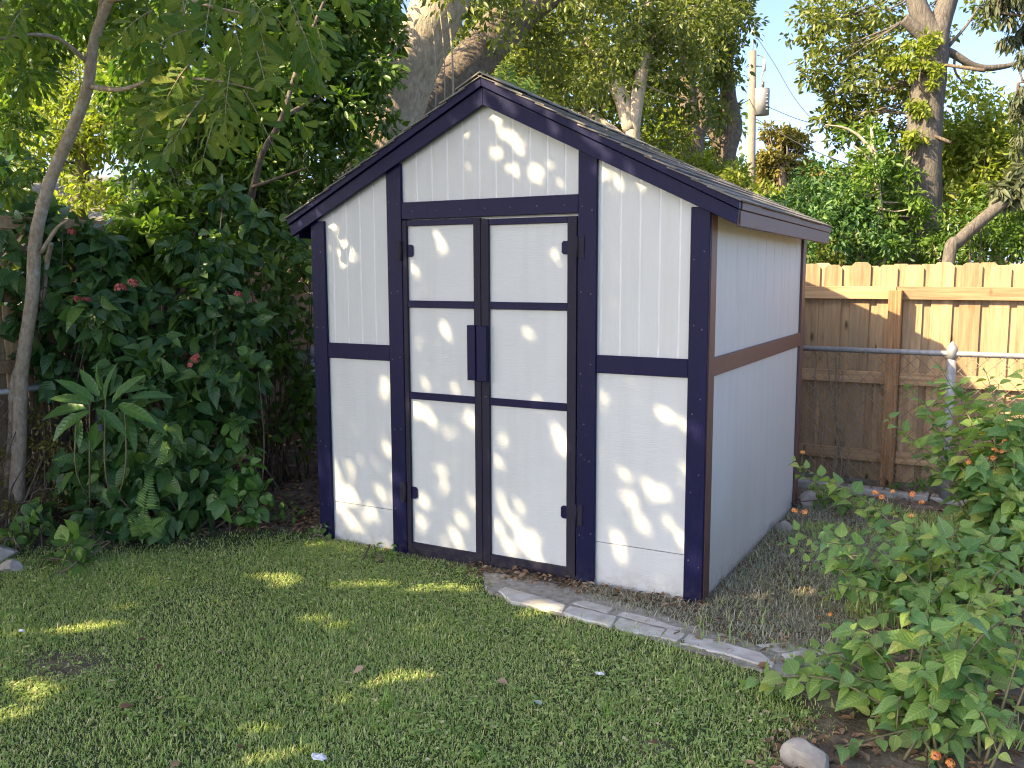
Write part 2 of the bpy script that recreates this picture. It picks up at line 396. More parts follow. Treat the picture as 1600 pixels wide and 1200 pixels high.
def leaf_objects(parent, me, Pn, A, N, S, name='leaf'):
    Fm = leaf_frames(A, N); mes = me if isinstance(me, list) else [me]
    for i in range(len(Pn)):
        o = bpy.data.objects.new(name, mes[(i * 7 + i // 3) % len(mes)]); COL.objects.link(o); o.parent = parent
        f = Fm[i] * S[i]; mw = Matrix.Identity(4)
        for a in range(3):
            for b in range(3): mw[a][b] = f[a][b]
            mw[a][3] = Pn[i][a]
        o.matrix_basis = mw

def rsph(n, rng): return unit(rng.normal(size=(n, 3)))

def blob_leaves(rng, centers, radii, n, squash=0.8, inner=0.35):
    centers = np.asarray(centers, float); radii = np.asarray(radii, float)
    w = radii ** 2; k = rng.choice(len(centers), n, p=w / w.sum())
    d = rsph(n, rng); rad = radii[k] * (inner + (1 - inner) * rng.random(n) ** 0.6) * (1 + rng.normal(size=n) * 0.08)
    off = d * rad[:, None]; off[:, 2] *= squash
    return centers[k] + off, d

def sub_blobs(rng, centers, radii, per, frac=0.38):
    """break big blobs into clumps near their surface"""
    C_, R_ = [], []
    for c, r in zip(np.asarray(centers, float), radii):
        d = rsph(per, rng); q = r * (0.45 + 0.6 * rng.random(per) ** 0.7)
        C_.append(c + d * q[:, None] * np.array([1, 1, 0.85])); R_.append(r * frac * (0.55 + 0.8 * rng.random(per)))
    return np.vstack(C_), np.concatenate(R_)

def crown(parent, name, centers, radii, n, size, T, mat, seed, per=14, frac=0.34, droop=0.35, up=0.7, squash=0.8, inner=0.3):
    rng = np.random.default_rng(seed)
    c2, r2 = sub_blobs(rng, centers, radii, per, frac)
    Pn, d = blob_leaves(rng, c2, r2, n, squash, inner)
    A = d + rng.normal(size=(n, 3)) * 0.6; A[:, 2] -= droop
    N = rng.normal(size=(n, 3)) * 0.55; N[:, 2] += up
    tm = TM(); leaves(tm, Pn, A, N, size * (0.6 + 0.8 * rng.random(n)), T, rng)
    return tm.build(name, mat, parent), c2

def limb(tm, pts, rad, n=10, k=6, lump=0.06, seed=1):
    V, F = tube(spline(pts, k), rad, n, lump, np.random.default_rng(seed)); tm.add(V, F)

def twigs(tm, rng, base_pts, tips, r0=0.02, n=4):
    base_pts = np.asarray(base_pts)
    for t in tips:
        b = base_pts[np.argmin(np.linalg.norm(base_pts - t, axis=1))]
        mid = (b + t) / 2 + rng.normal(size=3) * 0.08 * np.linalg.norm(t - b); 
        V, F = tube(spline([b, mid, t], 4), [r0, r0 * 0.25], n); tm.add(V, F)

def inside(poly, x, y):
    poly = np.asarray(poly); res = np.zeros(len(x), bool); n = len(poly)
    for i in range(n):
        x1, y1 = poly[i]; x2, y2 = poly[(i + 1) % n]
        c = ((y1 > y) != (y2 > y)) & (x < (x2 - x1) * (y - y1) / (y2 - y1 + 1e-12) + x1)
        res ^= c
    return res

exec_parts = []
# ================================================================== ground
def fbm(x, y, s=1.0):
    return (np.sin(x * 1.7 * s + 1.3 * np.sin(y * 1.1 * s)) * np.cos(y * 1.9 * s + 0.7) + 0.5 * np.sin(x * 4.3 * s + y * 3.1 * s + 1.0) * np.cos(y * 4.9 * s - x * 1.7 * s)) / 1.5

def gz(x, y):
    x = np.asarray(x, float); y = np.asarray(y, float)
    near = np.exp(-((x - 0.3) ** 2 + y ** 2) / 40.0)
    return near * (0.012 * fbm(x, y) + 0.005 * fbm(x, y, 3.1)) - 0.004

LAWN = [(-3.4, -1.55), (-2.75, -1.0), (-2.2, -0.85), (-1.95, -0.38), (-1.55, -0.02), (-1.24, 0.08), (-1.2, -0.02), (-0.15, -0.02), (0.14, -0.22), (0.27, -0.34), (0.70, -0.46), (1.22, -0.53),
        (1.70, -0.66), (1.95, -0.95), (1.80, -1.15), (1.95, -1.5), (2.3, -1.9), (3.6, -2.6), (3.6, -6), (-4.5, -6), (-4.5, -2.2)]
DRY = [(0.55, -0.03), (1.24, -0.03), (1.24, 2.2), (1.6, 2.3), (2.1, 1.6), (2.2, 0.4), (1.95, -0.35), (1.68, -0.40), (1.2, -0.28), (0.72, -0.2)]

def build_ground():
    m_, nt, nn, ll, bs = nodes('soil_and_turf')
    v = coords(nn, ll); n1 = noise(nn, ll, v, 5.0, 8, 0.65); n2 = noise(nn, ll, v, 45.0, 4, 0.6); n3 = noise(nn, ll, v, 0.9, 3)
    at = nn.new('ShaderNodeAttribute'); at.attribute_name = 'zone'
    soil = ramp(nn, [(0.3, (0.06, 0.044, 0.028)), (0.5, (0.145, 0.112, 0.078)), (0.72, (0.27, 0.225, 0.165))]); ll.new(n1, soil.inputs[0])
    turf = ramp(nn, [(0.3, (0.022, 0.035, 0.010)), (0.55, (0.045, 0.070, 0.018)), (0.75, (0.085, 0.10, 0.035))]); ll.new(n2, turf.inputs[0])
    bare = noise(nn, ll, v, 2.6, 3); 
    sub = mk(nn, 'ShaderNodeMath', operation='SUBTRACT'); ll.new(at.outputs['Fac'], sub.inputs[0]); ll.new(rr(nn, ll, bare, 0.62, 0.72, 0, 0.6), sub.inputs[1])
    c = mixc(nn, ll, sub.outputs[0], soil.outputs[0], turf.outputs[0])
    ll.new(c, bs.inputs['Base Color']); bs.inputs['Roughness'].default_value = 0.95
    bump(nn, ll, bs, n2, 0.8, 0.02)
    ax = np.concatenate([[-220, -90, -40, -20, -10, -6], np.arange(-4.5, 4.6, 0.09), [6, 10, 20, 40, 90, 220]])
    ay = np.concatenate([[-220, -90, -40, -20, -10, -7], np.arange(-5.5, 4.6, 0.09), [6, 10, 20, 40, 90, 220]])
    X, Y = np.meshgrid(ax, ay); nx, ny = len(ax), len(ay)
    x, y = X.ravel(), Y.ravel(); z = gz(x, y)
    V = np.stack([x, y, z], 1)
    i = np.arange(nx * ny).reshape(ny, nx); a = i[:-1, :-1].ravel(); b = i[:-1, 1:].ravel(); c2 = i[1:, 1:].ravel(); d = i[1:, :-1].ravel()
    F = np.concatenate([np.stack([a, b, c2], 1), np.stack([a, c2, d], 1)])
    me = tri_mesh('ground', V, F, None, True, m_)
    zn = inside(LAWN, x, y).astype(np.float32); far = (np.abs(x) > 4.6) | (np.abs(y) > 4.4); zn[far] = 0.8; zn[(((x + 0.94) / 0.24) ** 2 + ((y + 1.95) / 0.16) ** 2) < 1] = 0.1
    at_ = me.attributes.new('zone', 'FLOAT', 'POINT'); at_.data.foreach_set('value', zn)
    tag(link('ground', me), kind='structure')

def blade_mesh(rng, x, y, L, Wd, lean, z0=0.0):
    n = len(x); th = rng.random(n) * 2 * math.pi
    dx, dy = np.cos(th), np.sin(th); px, py = -dy, dx
    z = gz(x, y) + z0
    base = np.stack([x, y, z], 1)
    side = np.stack([px, py, np.zeros(n)], 1) * (Wd / 2)[:, None]
    up1 = np.cos(lean * 0.55); ho1 = np.sin(lean * 0.55)
    mid = base + np.stack([dx * ho1, dy * ho1, up1], 1) * (L * 0.55)[:, None]
    up2 = np.cos(lean * 1.45); ho2 = np.sin(lean * 1.45)
    tip = mid + np.stack([dx * ho2, dy * ho2, up2], 1) * (L * 0.45)[:, None]
    tip[:, 2] = np.maximum(tip[:, 2], z + 0.003)
    V = np.stack([base - side, base + side, mid + side * 0.9, mid - side * 0.9, tip], 1)
    F = np.array([(0, 1, 2), (0, 2, 3), (3, 2, 4)])
    FF = (F[None] + (np.arange(n) * 5)[:, None, None]).reshape(-1, 3)
    return V.reshape(-1, 3), FF

def build_grass():
    rng = np.random.default_rng(11)
    n = 820000
    x = rng.uniform(-3.3, 3.4, n); y = rng.uniform(-3.9, 0.15, n)
    jx, jy = x + rng.normal(size=n) * 0.05, y + rng.normal(size=n) * 0.05
    keep = inside(LAWN, jx, jy)
    # only where the lawn lies before the lens and a margin beside it
    d = np.stack([x, y, np.zeros(n)], 1) - CAM; zz = d @ FWD; xx = d @ RT
    keep &= (zz > 1.9) & (np.abs(xx) < zz * 0.68 + 0.25)
    dens = 0.66 + 0.30 * fbm(x * 1.3 + 2, y * 1.3, 1.3)
    spot = np.exp(-((((x + 0.94) / 0.22) ** 2 + ((y + 1.95) / 0.15) ** 2) ** 2))          # bare patch
    edge = np.clip(((y + 0.03) - (x + 1.24) * 0.9 - 0.0) / 0.28 + 1.0, 0, 1) * (x < -1.22) * 0.75
    keep &= rng.random(n) > edge
    spot2 = np.exp(-(((x - 0.6) / 0.8) ** 2 + ((y + 0.2) / 0.12) ** 2)) * 0.6
    keep &= rng.random(n) < dens * (1 - 0.93 * spot) * (1 - spot2)
    x, y = x[keep], y[keep]; n = len(x)
    L = rng.uniform(0.012, 0.030, n) * (0.9 + 0.4 * fbm(x, y, 2.0)) * np.where(rng.random(n) < 0.025, 1.9, 1.0); W = rng.uniform(0.0022, 0.0052, n)
    lean = np.abs(rng.normal(0.95, 0.4, n)).clip(0.05, 1.55)
    V, F = blade_mesh(rng, x, y, L, W, lean)
    r = (rng.random(n) * 0.72 + 0.2 * (fbm(x, y, 1.7) + 1) / 2); r = np.where(rng.random(n) < 0.03 + 0.10 * (fbm(x * .8 + 3, y * .8, 2.3) > 0.45), 0.99, r)
    tm = TM(); tm.add(V, F, np.repeat(r, 5))
    # clover-like weeds among the blades
    k = 9000; cx, cy = rng.uniform(-3, 2, k), rng.uniform(-3.6, -0.1, k)
    ok = inside(LAWN, cx, cy) & (fbm(cx + 5, cy * 1.4, 1.1) > 0.0); cx, cy = cx[ok], cy[ok]; k = len(cx)
    for j in range(3):
        an = rng.random(k) * 0.4 + j * 2.1 + cx * 40
        A = np.stack([np.cos(an), np.sin(an), rng.normal(size=k) * 0.15 + 0.1], 1); N = np.stack([rng.normal(size=k) * 0.2, rng.normal(size=k) * 0.2, np.ones(k)], 1)
        Pn = np.stack([cx, cy, gz(cx, cy) + rng.uniform(0.014, 0.030, k)], 1)
        leaves(tm, Pn, A, N, rng.uniform(0.012, 0.022, k), (T_DIA[0] * np.array([1.5, 1, 1]), T_DIA[1]), rng, rng.random(k) * 0.4 + 0.3)
    o = tm.build('lawn_grass', M['grass'], None, False)
    tag(o, 'short green lawn of matted blades in front of the shed', 'grass', kind='stuff')
    # dry clippings beside and before the shed
    n = 80000; x = rng.uniform(0.4, 2.4, n); y = rng.uniform(-0.6, 2.5, n)
    keep = inside(DRY, x + rng.normal(size=n) * 0.06, y + rng.normal(size=n) * 0.06) & ~((x < 1.21) & (y > -0.01))
    keep &= rng.random(n) < 0.75 + 0.35 * fbm(x, y, 2.2)
    x, y = x[keep], y[keep]; n = len(x)
    V, F = blade_mesh(rng, x, y, rng.uniform(0.02, 0.055, n), rng.uniform(0.002, 0.0042, n), rng.normal(1.25, 0.3, n).clip(0.4, 1.55), 0.004)
    tm = TM(); tm.add(V, F, np.repeat(rng.random(n), 5))
    o = tm.build('dry_grass', M['drygrass'], None, False)
    tag(o, 'dry grey tan grass clippings beside the white side wall', 'dry grass', kind='stuff')
    # green weeds through the dry strip
    n = 26000; x = rng.uniform(1.25, 2.9, n); y = rng.uniform(-0.8, 2.7, n)
    keep = (fbm(x * 1.2 + 1, y * 1.2, 1.9) > 0.0) & ((x > 1.85) | (y > 1.5) | (rng.random(n) < 0.12)); x, y = x[keep], y[keep]; n = len(x)
    V, F = blade_mesh(rng, x, y, rng.uniform(0.03, 0.09, n), rng.uniform(0.003, 0.006, n), rng.normal(0.7, 0.35, n).clip(0.1, 1.4))
    tm = TM(); tm.add(V, F, np.repeat(rng.random(n), 5))
    o = tm.build('weedy_grass', M['grass'], None, False)
    tag(o, 'patchy green weeds growing through the dry bed by the shed', 'grass', kind='stuff')

def build_litter():
    rng = np.random.default_rng(21); tm = TM()
    def scatter(n, x0, x1, y0, y1, s0, s1, test=None):
        x = rng.uniform(x0, x1, n); y = rng.uniform(y0, y1, n)
        if test is not None: k = test(x, y); x, y = x[k], y[k]
        n = len(x); an = rng.random(n) * 6.28
        A = np.stack([np.cos(an), np.sin(an), rng.normal(size=n) * 0.25], 1); N = np.stack([rng.normal(size=n) * 0.4, rng.normal(size=n) * 0.4, np.ones(n)], 1)
        Pn = np.stack([x, y, gz(x, y) + rng.uniform(0.004, 0.022, n)], 1)
        leaves(tm, Pn, A, N, rng.uniform(s0, s1, n), T_SMALL, rng)
    scatter(4200, -3.5, -1.2, -1.9, 3.0, 0.02, 0.06, lambda x, y: ~inside(LAWN, x, y))
    scatter(1300, -1.75, -1.2, -0.25, 1.6, 0.02, 0.055, lambda x, y: ~inside(LAWN, x, y))
    scatter(420, -0.1, 1.25, -0.17, 0.0, 0.02, 0.05)
    scatter(2600, 1.25, 3.4, -1.9, 2.7, 0.02, 0.06, lambda x, y: ~inside(LAWN, x, y))
    scatter(380, 1.78, 2.5, -1.55, -0.95, 0.015, 0.045); scatter(1600, 2.0, 2.9, -0.6, 1.6, 0.02, 0.06)
    o = tm.build('leaf_litter', M['litter'], None, False)
    tag(o, 'brown dead leaves littering the bed edges around the yard', 'leaf litter', kind='stuff')
    # single fallen leaves on the lawn
    me = tri_mesh('fallen_leaf', T_OVATE[0], T_OVATE[1], None, True, M['litter'])
    spots = [(217, 992, 'tan'), (925, 800 + 175, 'x')]
    lab = [(218, 1000, 'small pale fallen leaf on the lawn above the bare patch'), (345, 1018, 'brown fallen leaf in mid lawn, uppermost of the loose ones'),
           (250, 1038, 'tan fallen leaf just right of the bare lawn patch'), (187, 1105, 'brown curled fallen leaf below the bare lawn patch'),
           (250, 1092, 'dark brown fallen leaf between the bare patch and mid lawn'), (280, 1190, 'brown fallen leaf at the bottom edge of the lawn'),
           (370, 1165, 'orange brown fallen leaf low in the mid lawn'), (636, 868, 'orange fallen leaf in grass under the shed doors'),
           (568, 1042, 'tan fallen leaf on bare lawn left of the clover'), (778, 1063, 'pinkish fallen leaf in the middle of the lawn'),
           (342, 962, 'faded fallen leaf among upper lawn blades'), (1028, 1160, 'tan fallen leaf on the lawn near the lantana bed')]
    for q, (px, py, l) in enumerate(lab):
        g = PG(px, py, 0.03); an = q * 1.9
        o = bpy.data.objects.new('fallen_leaf', me); COL.objects.link(o)
        o.location = g; o.rotation_euler = (0.25 * math.sin(q * 3), 0.3 * math.cos(q * 2), an); s = 0.042 + 0.012 * math.sin(q * 5)
        o.scale = (s, s, s); tag(o, l, 'leaf', 'single fallen leaves on the lawn')

def build_scraps():
    rng = np.random.default_rng(4)
    paper = plain('white_paper', (0.75, 0.76, 0.78), 0.7, var=(0.6, 0.62, 0.66))
    for q, (px_, py_, s_, l) in enumerate([(498, 1182, .022, 'crumpled white paper scrap in the grass at the lower lawn edge'), (937, 1052, .014, 'tiny white scrap in the middle of the lawn'), (34, 985, .013, 'tiny white scrap at the left side of the lawn')]):
        g = PG(px_, py_, .03); b = bmesh.new(); bmesh.ops.create_icosphere(b, subdivisions=2, radius=1.0)
        for v in b.verts: v.co = Vector((v.co.x * (1.2 + .4 * random.random()), v.co.y * (.7 + .4 * random.random()), v.co.z * .4 * random.random() + .1 * math.sin(v.co.x * 5)))
        me = bpy.data.meshes.new('paper_scrap'); b.to_mesh(me); b.free(); me.materials.append(paper)
        o = link('paper_scrap', me); o.location = g; o.scale = (s_, s_, s_); tag(o, l, 'paper scrap', 'white scraps on the lawn')
    g = PG(845, 1102, .045); me = tri_mesh('pale_leaf', T_OVATE[0] * np.array([.8, 1, 1]), T_OVATE[1], None, True, plain('silver_green_leaf', (0.36, 0.46, 0.36), 0.6, var=(0.30, 0.40, 0.30)))
    o = link('pale_leaf', me); o.location = g; o.scale = (.055,) * 3; o.rotation_euler = (.2, .1, 1.1); tag(o, 'pale silvery green leaf lying on the grass in mid lawn', 'leaf')

# ================================================================== shed
def rake_top(x): return 2.645 - 0.5045 * abs(x)
def settle(x): return 0.036 - 0.023 * min(abs(x) / 1.36, 1.0)      # the old roof sinks a little towards its back end, per metre
XL, XA, XB, XC, XD, XR = -1.117, -0.656, -0.555, 0.538, 0.640, 1.123
ZR0, ZR1, ZH0, ZH1 = 1.123, 1.214, 1.926, 2.020
HW, DEP = 1.22, 2.19

def grooved(x0, x1, z0, ztop, gx, y0, depth=0.0022, gw=0.012):
    """siding panel with vertical grooves cut into its face; face at y0 looking -y; ztop(x)"""
    b = bmesh.new(); prof = [(x0, 0, 0)]
    for g in gx:
        if g - gw / 2 > x0 + 0.004 and g + gw / 2 < x1 - 0.004:
            prof += [(g - gw / 2, 0, 0), (g - gw / 4, depth, 1), (g + gw / 4, depth, 1), (g + gw / 2, 0, 1)]
    prof.append((x1, 0, 0))
    xs = sorted(set([0.0]) & set()) 
    lo = [b.verts.new((x, y0 + d, z0)) for x, d, _ in prof]
    hi = [b.verts.new((x, y0 + d, ztop(x))) for x, d, _ in prof]
    for i in range(len(prof) - 1):
        f = b.faces.new([lo[i], lo[i + 1], hi[i + 1], hi[i]]); f.material_index = 1 if (prof[i][1] > 0 or prof[i + 1][1] > 0) else 0
    bk = [b.verts.new(p) for p in ((x0, y0 + 0.016, z0), (x1, y0 + 0.016, z0), (x1, y0 + 0.016, ztop(x1)), (x0, y0 + 0.016, ztop(x0)))]
    b.faces.new([bk[1], bk[0], bk[3], bk[2]])
    b.faces.new([lo[0], hi[0], bk[3], bk[0]]); b.faces.new([hi[-1], lo[-1], bk[1], bk[2]])
    me = bpy.data.meshes.new('siding_panel'); b.to_mesh(me); b.free()
    me.materials.append(M['white']); me.materials.append(M['white_bead']); return me

def build_shed():
    s = thing('garden_shed', 'white garden shed with navy trim, double doors and gable roof in the yard corner', 'shed', (0, 0, 0))
    zt = lambda x: rake_top(x) - 0.10
    gx = [-1.17 + 0.1016 * i for i in range(24)]
    YS = 0.014
    # front siding
    link('siding_panel', grooved(-1.205, -0.61, 1.17, zt, gx, YS), s)
    link('siding_panel', grooved(0.59, 1.205, 1.17, zt, gx, YS), s)
    link('siding_panel', grooved(-0.61, 0.0, 1.975, zt, gx, YS), s)
    link('siding_panel', grooved(0.0, 0.59, 1.975, zt, gx, YS), s)
    for (a, b) in ((-1.205, -0.61), (0.59, 1.205)):
        MB().box(a, b, YS, YS + 0.016, 0.236, 1.17).build('lower_panel', M['white_smooth'], s)
        MB().box(a, b, YS + 0.001, YS + 0.017, -0.03, 0.232).build('patch_board', M['white_smooth'], s)
    # side, back walls
    def side(zt0, z0, y0, y1, x, sgn, nm, grooves):
        # build as front panel then turn so that it faces +-x
        me = grooved(y0, y1, z0, lambda q: zt0, grooves, 0.0, 0.005, 0.009)
        o = link(nm, me, s); o.rotation_euler = (0, 0, RAD(90) * sgn); o.location = (x, 0, 0) if sgn > 0 else (x, DEP, 0); return o
    gy = [0.12 + 0.2032 * i for i in range(11)]
    side(1.955, 1.17, 0.03, DEP - 0.03, 1.205, 1, 'siding_panel', gy)
    side(1.17, -0.03, 0.03, DEP - 0.03, 1.204, 1, 'lower_panel', [])
    side(1.955, -0.03, 0.03, DEP - 0.03, -1.205, -1, 'siding_panel', gy)
    MB().prism([(-1.2, -0.03), (1.2, -0.03), (1.2, zt(1.2)), (0, zt(0)), (-1.2, zt(-1.2))], 1, DEP - 0.03, DEP - 0.012).build('back_panel', M['white_smooth'], s)
    # front trim boards
    def board(x0, x1, z0, z1, y0=-0.006, y1=0.013, mat='navy'):
        o_ = MB().box(x0, x1, y0, y1, z0, z1, 0.0025).build('trim_board', M[mat], s); o_.rotation_euler.y = random.uniform(-.0014, .0014); return o_
    board(-HW, XL, -0.02, rake_top(1.17) - 0.12); board(XR, HW - 0.002, -0.02, rake_top(1.17) - 0.12)
    MB().prism([(XA, -0.015), (XB, -0.015), (XB, rake_top(XB) - 0.13), (XA, rake_top(XA) - 0.13)], 1, -0.008, 0.013, 0.0025).build('trim_board', M['navy'], s)
    MB().prism([(XC, 0.0), (XD, 0.0), (XD, rake_top(XD) - 0.13), (XC, rake_top(XC) - 0.13)], 1, -0.008, 0.013, 0.0025).build('trim_board', M['navy'], s)
    board(XL + 0.001, XA - 0.001, ZR0, ZR1, -0.004); board(XD + 0.001, XR - 0.001, ZR0, ZR1, -0.004)
    board(XB + 0.001, XC - 0.001, ZH0, ZH1, -0.006)
    # side trim boards: front corner, back corner, rail (both sides)
    for sg in (1, -1):
        xa, xb = (1.2055, 1.222) if sg > 0 else (-1.222, -1.2055)
        mt = M['navy_sheen'] if sg > 0 else M['navy']
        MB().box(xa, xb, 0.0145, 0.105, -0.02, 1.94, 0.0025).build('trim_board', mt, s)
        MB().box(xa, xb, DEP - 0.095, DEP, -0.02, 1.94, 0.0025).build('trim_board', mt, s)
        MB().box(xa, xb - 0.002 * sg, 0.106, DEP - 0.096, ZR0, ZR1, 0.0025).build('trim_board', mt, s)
    # dark bottom sill under the doors
    MB().box(XB, XC, 0.0, 0.03, -0.03, 0.03).build('sill', M['navy_old'], s)
    MB().box(XB, XC, 0.038, 0.055, 1.80, 1.99).build('jamb', M['white_smooth'], s)
    # doors
    YD = 0.006
    def door(x0, x1, px0, px1, zb, zt_, hin, hside):
        d = MB().box(x0, x1, YD + 0.006, YD + 0.03, zb, zt_).build('door', M['white_smooth'], s)
        def fr(nm, a, b, z0, z1, m_='navy', dy=0.0):
            return MB().box(a, b, YD - 0.013 + dy, YD + 0.0055, z0, z1, 0.002).build(nm, M[m_], d)
        fr('stile', x0, px0, zb, zt_, 'navy_old'); fr('stile', px1, x1, zb, zt_, 'navy_old')
        fr('rail', px0 + .0005, px1 - .0005, zt_ - 0.032, zt_, dy=.002); fr('rail', px0 + .0005, px1 - .0005, zb, zb + 0.042, 'navy_old', .002)
        fr('rail', px0 + .0005, px1 - .0005, 1.434, 1.474, dy=.002); fr('rail', px0 + .0005, px1 - .0005, 0.912, 0.952, dy=.002)
        for zc in hin:
            # strap hinge: rounded plate on the panel, knuckle, leaf on the post
            xe = px0 if hside < 0 else px1; q = 1 if hside < 0 else -1
            poly = [(xe - q * 0.004, zc - 0.034), (xe + q * 0.026, zc - 0.034), (xe + q * 0.036, zc - 0.024), (xe + q * 0.036, zc + 0.024), (xe + q * 0.026, zc + 0.034), (xe - q * 0.004, zc + 0.034)]
            h = MB().prism(poly, 1, YD - 0.004, YD + 0.005).build('hinge', M['navy'], d)
            xo = x0 - 0.006 if hside < 0 else x1 + 0.006
            MB().tube([(xo, -0.013, zc - 0.055), (xo, -0.013, zc + 0.055)], 0.007, 8).build('knuckle', M['navy_old'], d)
            MB().box(min(xo, xo - q * 0.038), max(xo, xo - q * 0.038), -0.0125, -0.0085, zc - 0.055, zc + 0.055, 0.001).build('hinge_leaf', M['navy_old'], d)
        return d
    dl = door(XB + 0.004, -0.0385, -0.522, -0.083, 0.022, 1.920, (1.752, 0.36), -1)
    dr = door(-0.0355, XC - 0.008, 0.012, 0.478, 0.030, 1.912, (1.755, 0.37), 1)
    MB().box(-0.115, -0.062, -0.030, -0.0125, 1.045, 1.346, 0.003).build('handle', M['navy'], dl)
    MB().box(-0.056, 0.010, -0.030, -0.0125, 1.042, 1.344, 0.003).build('handle', M['navy'], dr)
    nm = MB()
    for (x0, x1, z0, z1) in ((-HW, XL, 0.05, 1.9), (XR, HW, 0.05, 1.9), (XA, XB, 0.05, 2.2), (XC, XD, 0.05, 2.2)):
        for k in range(5):
            for fx in (0.25, 0.75):
                x = x0 + (x1 - x0) * fx + random.uniform(-.008, .008); z = z0 + (z1 - z0) * (k + .5) / 5 + random.uniform(-.05, .05)
                nm.box(x - .0032, x + .0032, -.0098, -.0080, z - .0032, z + .0032)
    for k in range(7):
        x = XB + (XC - XB) * (k + .5) / 7; nm.box(x - .003, x + .003, -.0078, -.0060, 1.966, 1.972)
    o = nm.build('nail_heads', plain('paint_worn_nail', (0.03, 0.03, 0.05), 0.5, var=(0.10, 0.095, 0.11), sc=60), s); o['kind'] = 'stuff'
    # nail heads and the cracked seam of the lower boards are in the patch gap; roof next
    # rake boards
    for sg in (1, -1):
        XE = 1.362
        def zz(x, off): return rake_top(x) - off
        MB().prism([(0.0, zz(0, 0)), (sg * XE, zz(XE, 0)), (sg * XE, zz(XE, 0.043)), (0.0, zz(0, 0.055))], 1, -0.052, -0.012, 0.002).build('rake_strip', M['navy'], s)
        MB().prism([(0.0, zz(0, 0.057)), (sg * (XE - .004), zz(XE, 0.045)), (sg * (XE - 0.012), zz(XE, 0.112)), (0.0, zz(0, 0.148))], 1, -0.036, -0.0095, 0.002).build('rake_board', M['navy'], s)
        # eave boards along the side
        a, b = (XE - 0.022, XE) if sg > 0 else (-XE, -XE + 0.022); mt = M['navy_sheen'] if sg > 0 else M['navy']
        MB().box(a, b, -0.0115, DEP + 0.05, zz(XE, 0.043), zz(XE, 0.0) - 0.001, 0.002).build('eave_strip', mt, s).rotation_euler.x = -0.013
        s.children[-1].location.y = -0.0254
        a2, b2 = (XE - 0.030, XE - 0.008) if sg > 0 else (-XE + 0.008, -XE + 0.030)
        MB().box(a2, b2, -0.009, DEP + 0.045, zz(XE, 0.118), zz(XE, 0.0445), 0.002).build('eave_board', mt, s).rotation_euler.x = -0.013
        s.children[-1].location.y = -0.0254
        # deck and shingles
        th = 0.02
        y0_, y1_ = -0.0105, DEP + 0.045; xe_ = XE - .024
        q0 = [(0, zz(0, 0.014)), (sg * xe_, zz(XE, 0.002)), (sg * xe_, zz(XE, 0.002) - th), (0, zz(0, 0.014) - th)]
        vs = [(x_, y_, z_ - settle(x_) * y_) for y_ in (y0_, y1_) for x_, z_ in q0]
        me_ = bpy.data.meshes.new('roof_slope'); me_.from_pydata(vs, [], [(0, 1, 2, 3), (7, 6, 5, 4), (0, 4, 5, 1), (1, 5, 6, 2), (2, 6, 7, 3), (3, 7, 4, 0)]); me_.materials.append(M['concrete'])
        dk = link('roof_slope', me_, s)
        L = math.hypot(XE, 0.5045 * XE); ang = math.atan(0.5045)
        sh = [MB().box(-0.151 + 0.001 * k, 0.151, 0.0, 0.175, 0.0, 0.006 + 0.001 * k, 0.001).mesh('shingle', [M['shingle']]) for k in range(3)]
        rows = int(L / 0.13)
        ux = Vector((sg * math.cos(ang), 0, -math.sin(ang))); nz = Vector((sg * math.sin(ang), 0, math.cos(ang)))
        for r_ in range(rows + 1):
            dn = min(L + 0.012, 0.15 + r_ * 0.13)               # lower edge of this course, along the slope
            n = 8; sh_off = 0.152 if r_ % 2 else 0.0
            for k in range(n + (1 if r_ % 2 else 0)):
                yc = -0.062 + 0.152 + k * 0.3045 - sh_off
                wob = random.uniform(-0.004, 0.004)
                y_lo, y_hi = max(yc - 0.151, -0.066), min(yc + 0.151, DEP + 0.07)
                sx = (y_hi - y_lo) / 0.302
                if sx < 0.1: continue
                o = bpy.data.objects.new('shingle', sh[(r_ * 5 + k * 3) % 3]); COL.objects.link(o); o.parent = dk
                base = Vector((0, (y_lo + y_hi) / 2, 2.645 - 0.008)) + ux * (dn + wob)
                mw = Matrix.Identity(4)
                tilt = 0.060 + random.uniform(-0.012, 0.02)
                e2 = (-ux - nz * tilt).normalized()                # up the slope, sinking under the next course
                kx = settle(base.x); base.z -= kx * base.y; e1 = Vector((0, 1, -kx)); e3 = e1.cross(e2)
                if e3.z < 0: e1 = -e1; e3 = e1.cross(e2)
                base += nz * 0.004
                for a_ in range(3): mw[a_][0] = e1[a_] * sx; mw[a_][1] = e2[a_]; mw[a_][2] = e3[a_]; mw[a_][3] = base[a_]
                o.matrix_basis = mw
    # ridge caps
    cap = MB().prism([(-0.15, -0.062), (0, 0.012), (0.15, -0.062), (0.15, -0.070), (0, 0.003), (-0.15, -0.070)], 1, 0, 0.30, 0.001).mesh('ridge_cap', [M['shingle']])
    for k in range(9):
        o = bpy.data.objects.new('ridge_cap', cap); COL.objects.link(o); o.parent = s
        o.location = (0, -0.066 + 0.252 * k, 2.650 - 0.036 * 0.252 * k); o.rotation_euler = (0.022 - 0.036, 0, 0)
    return s

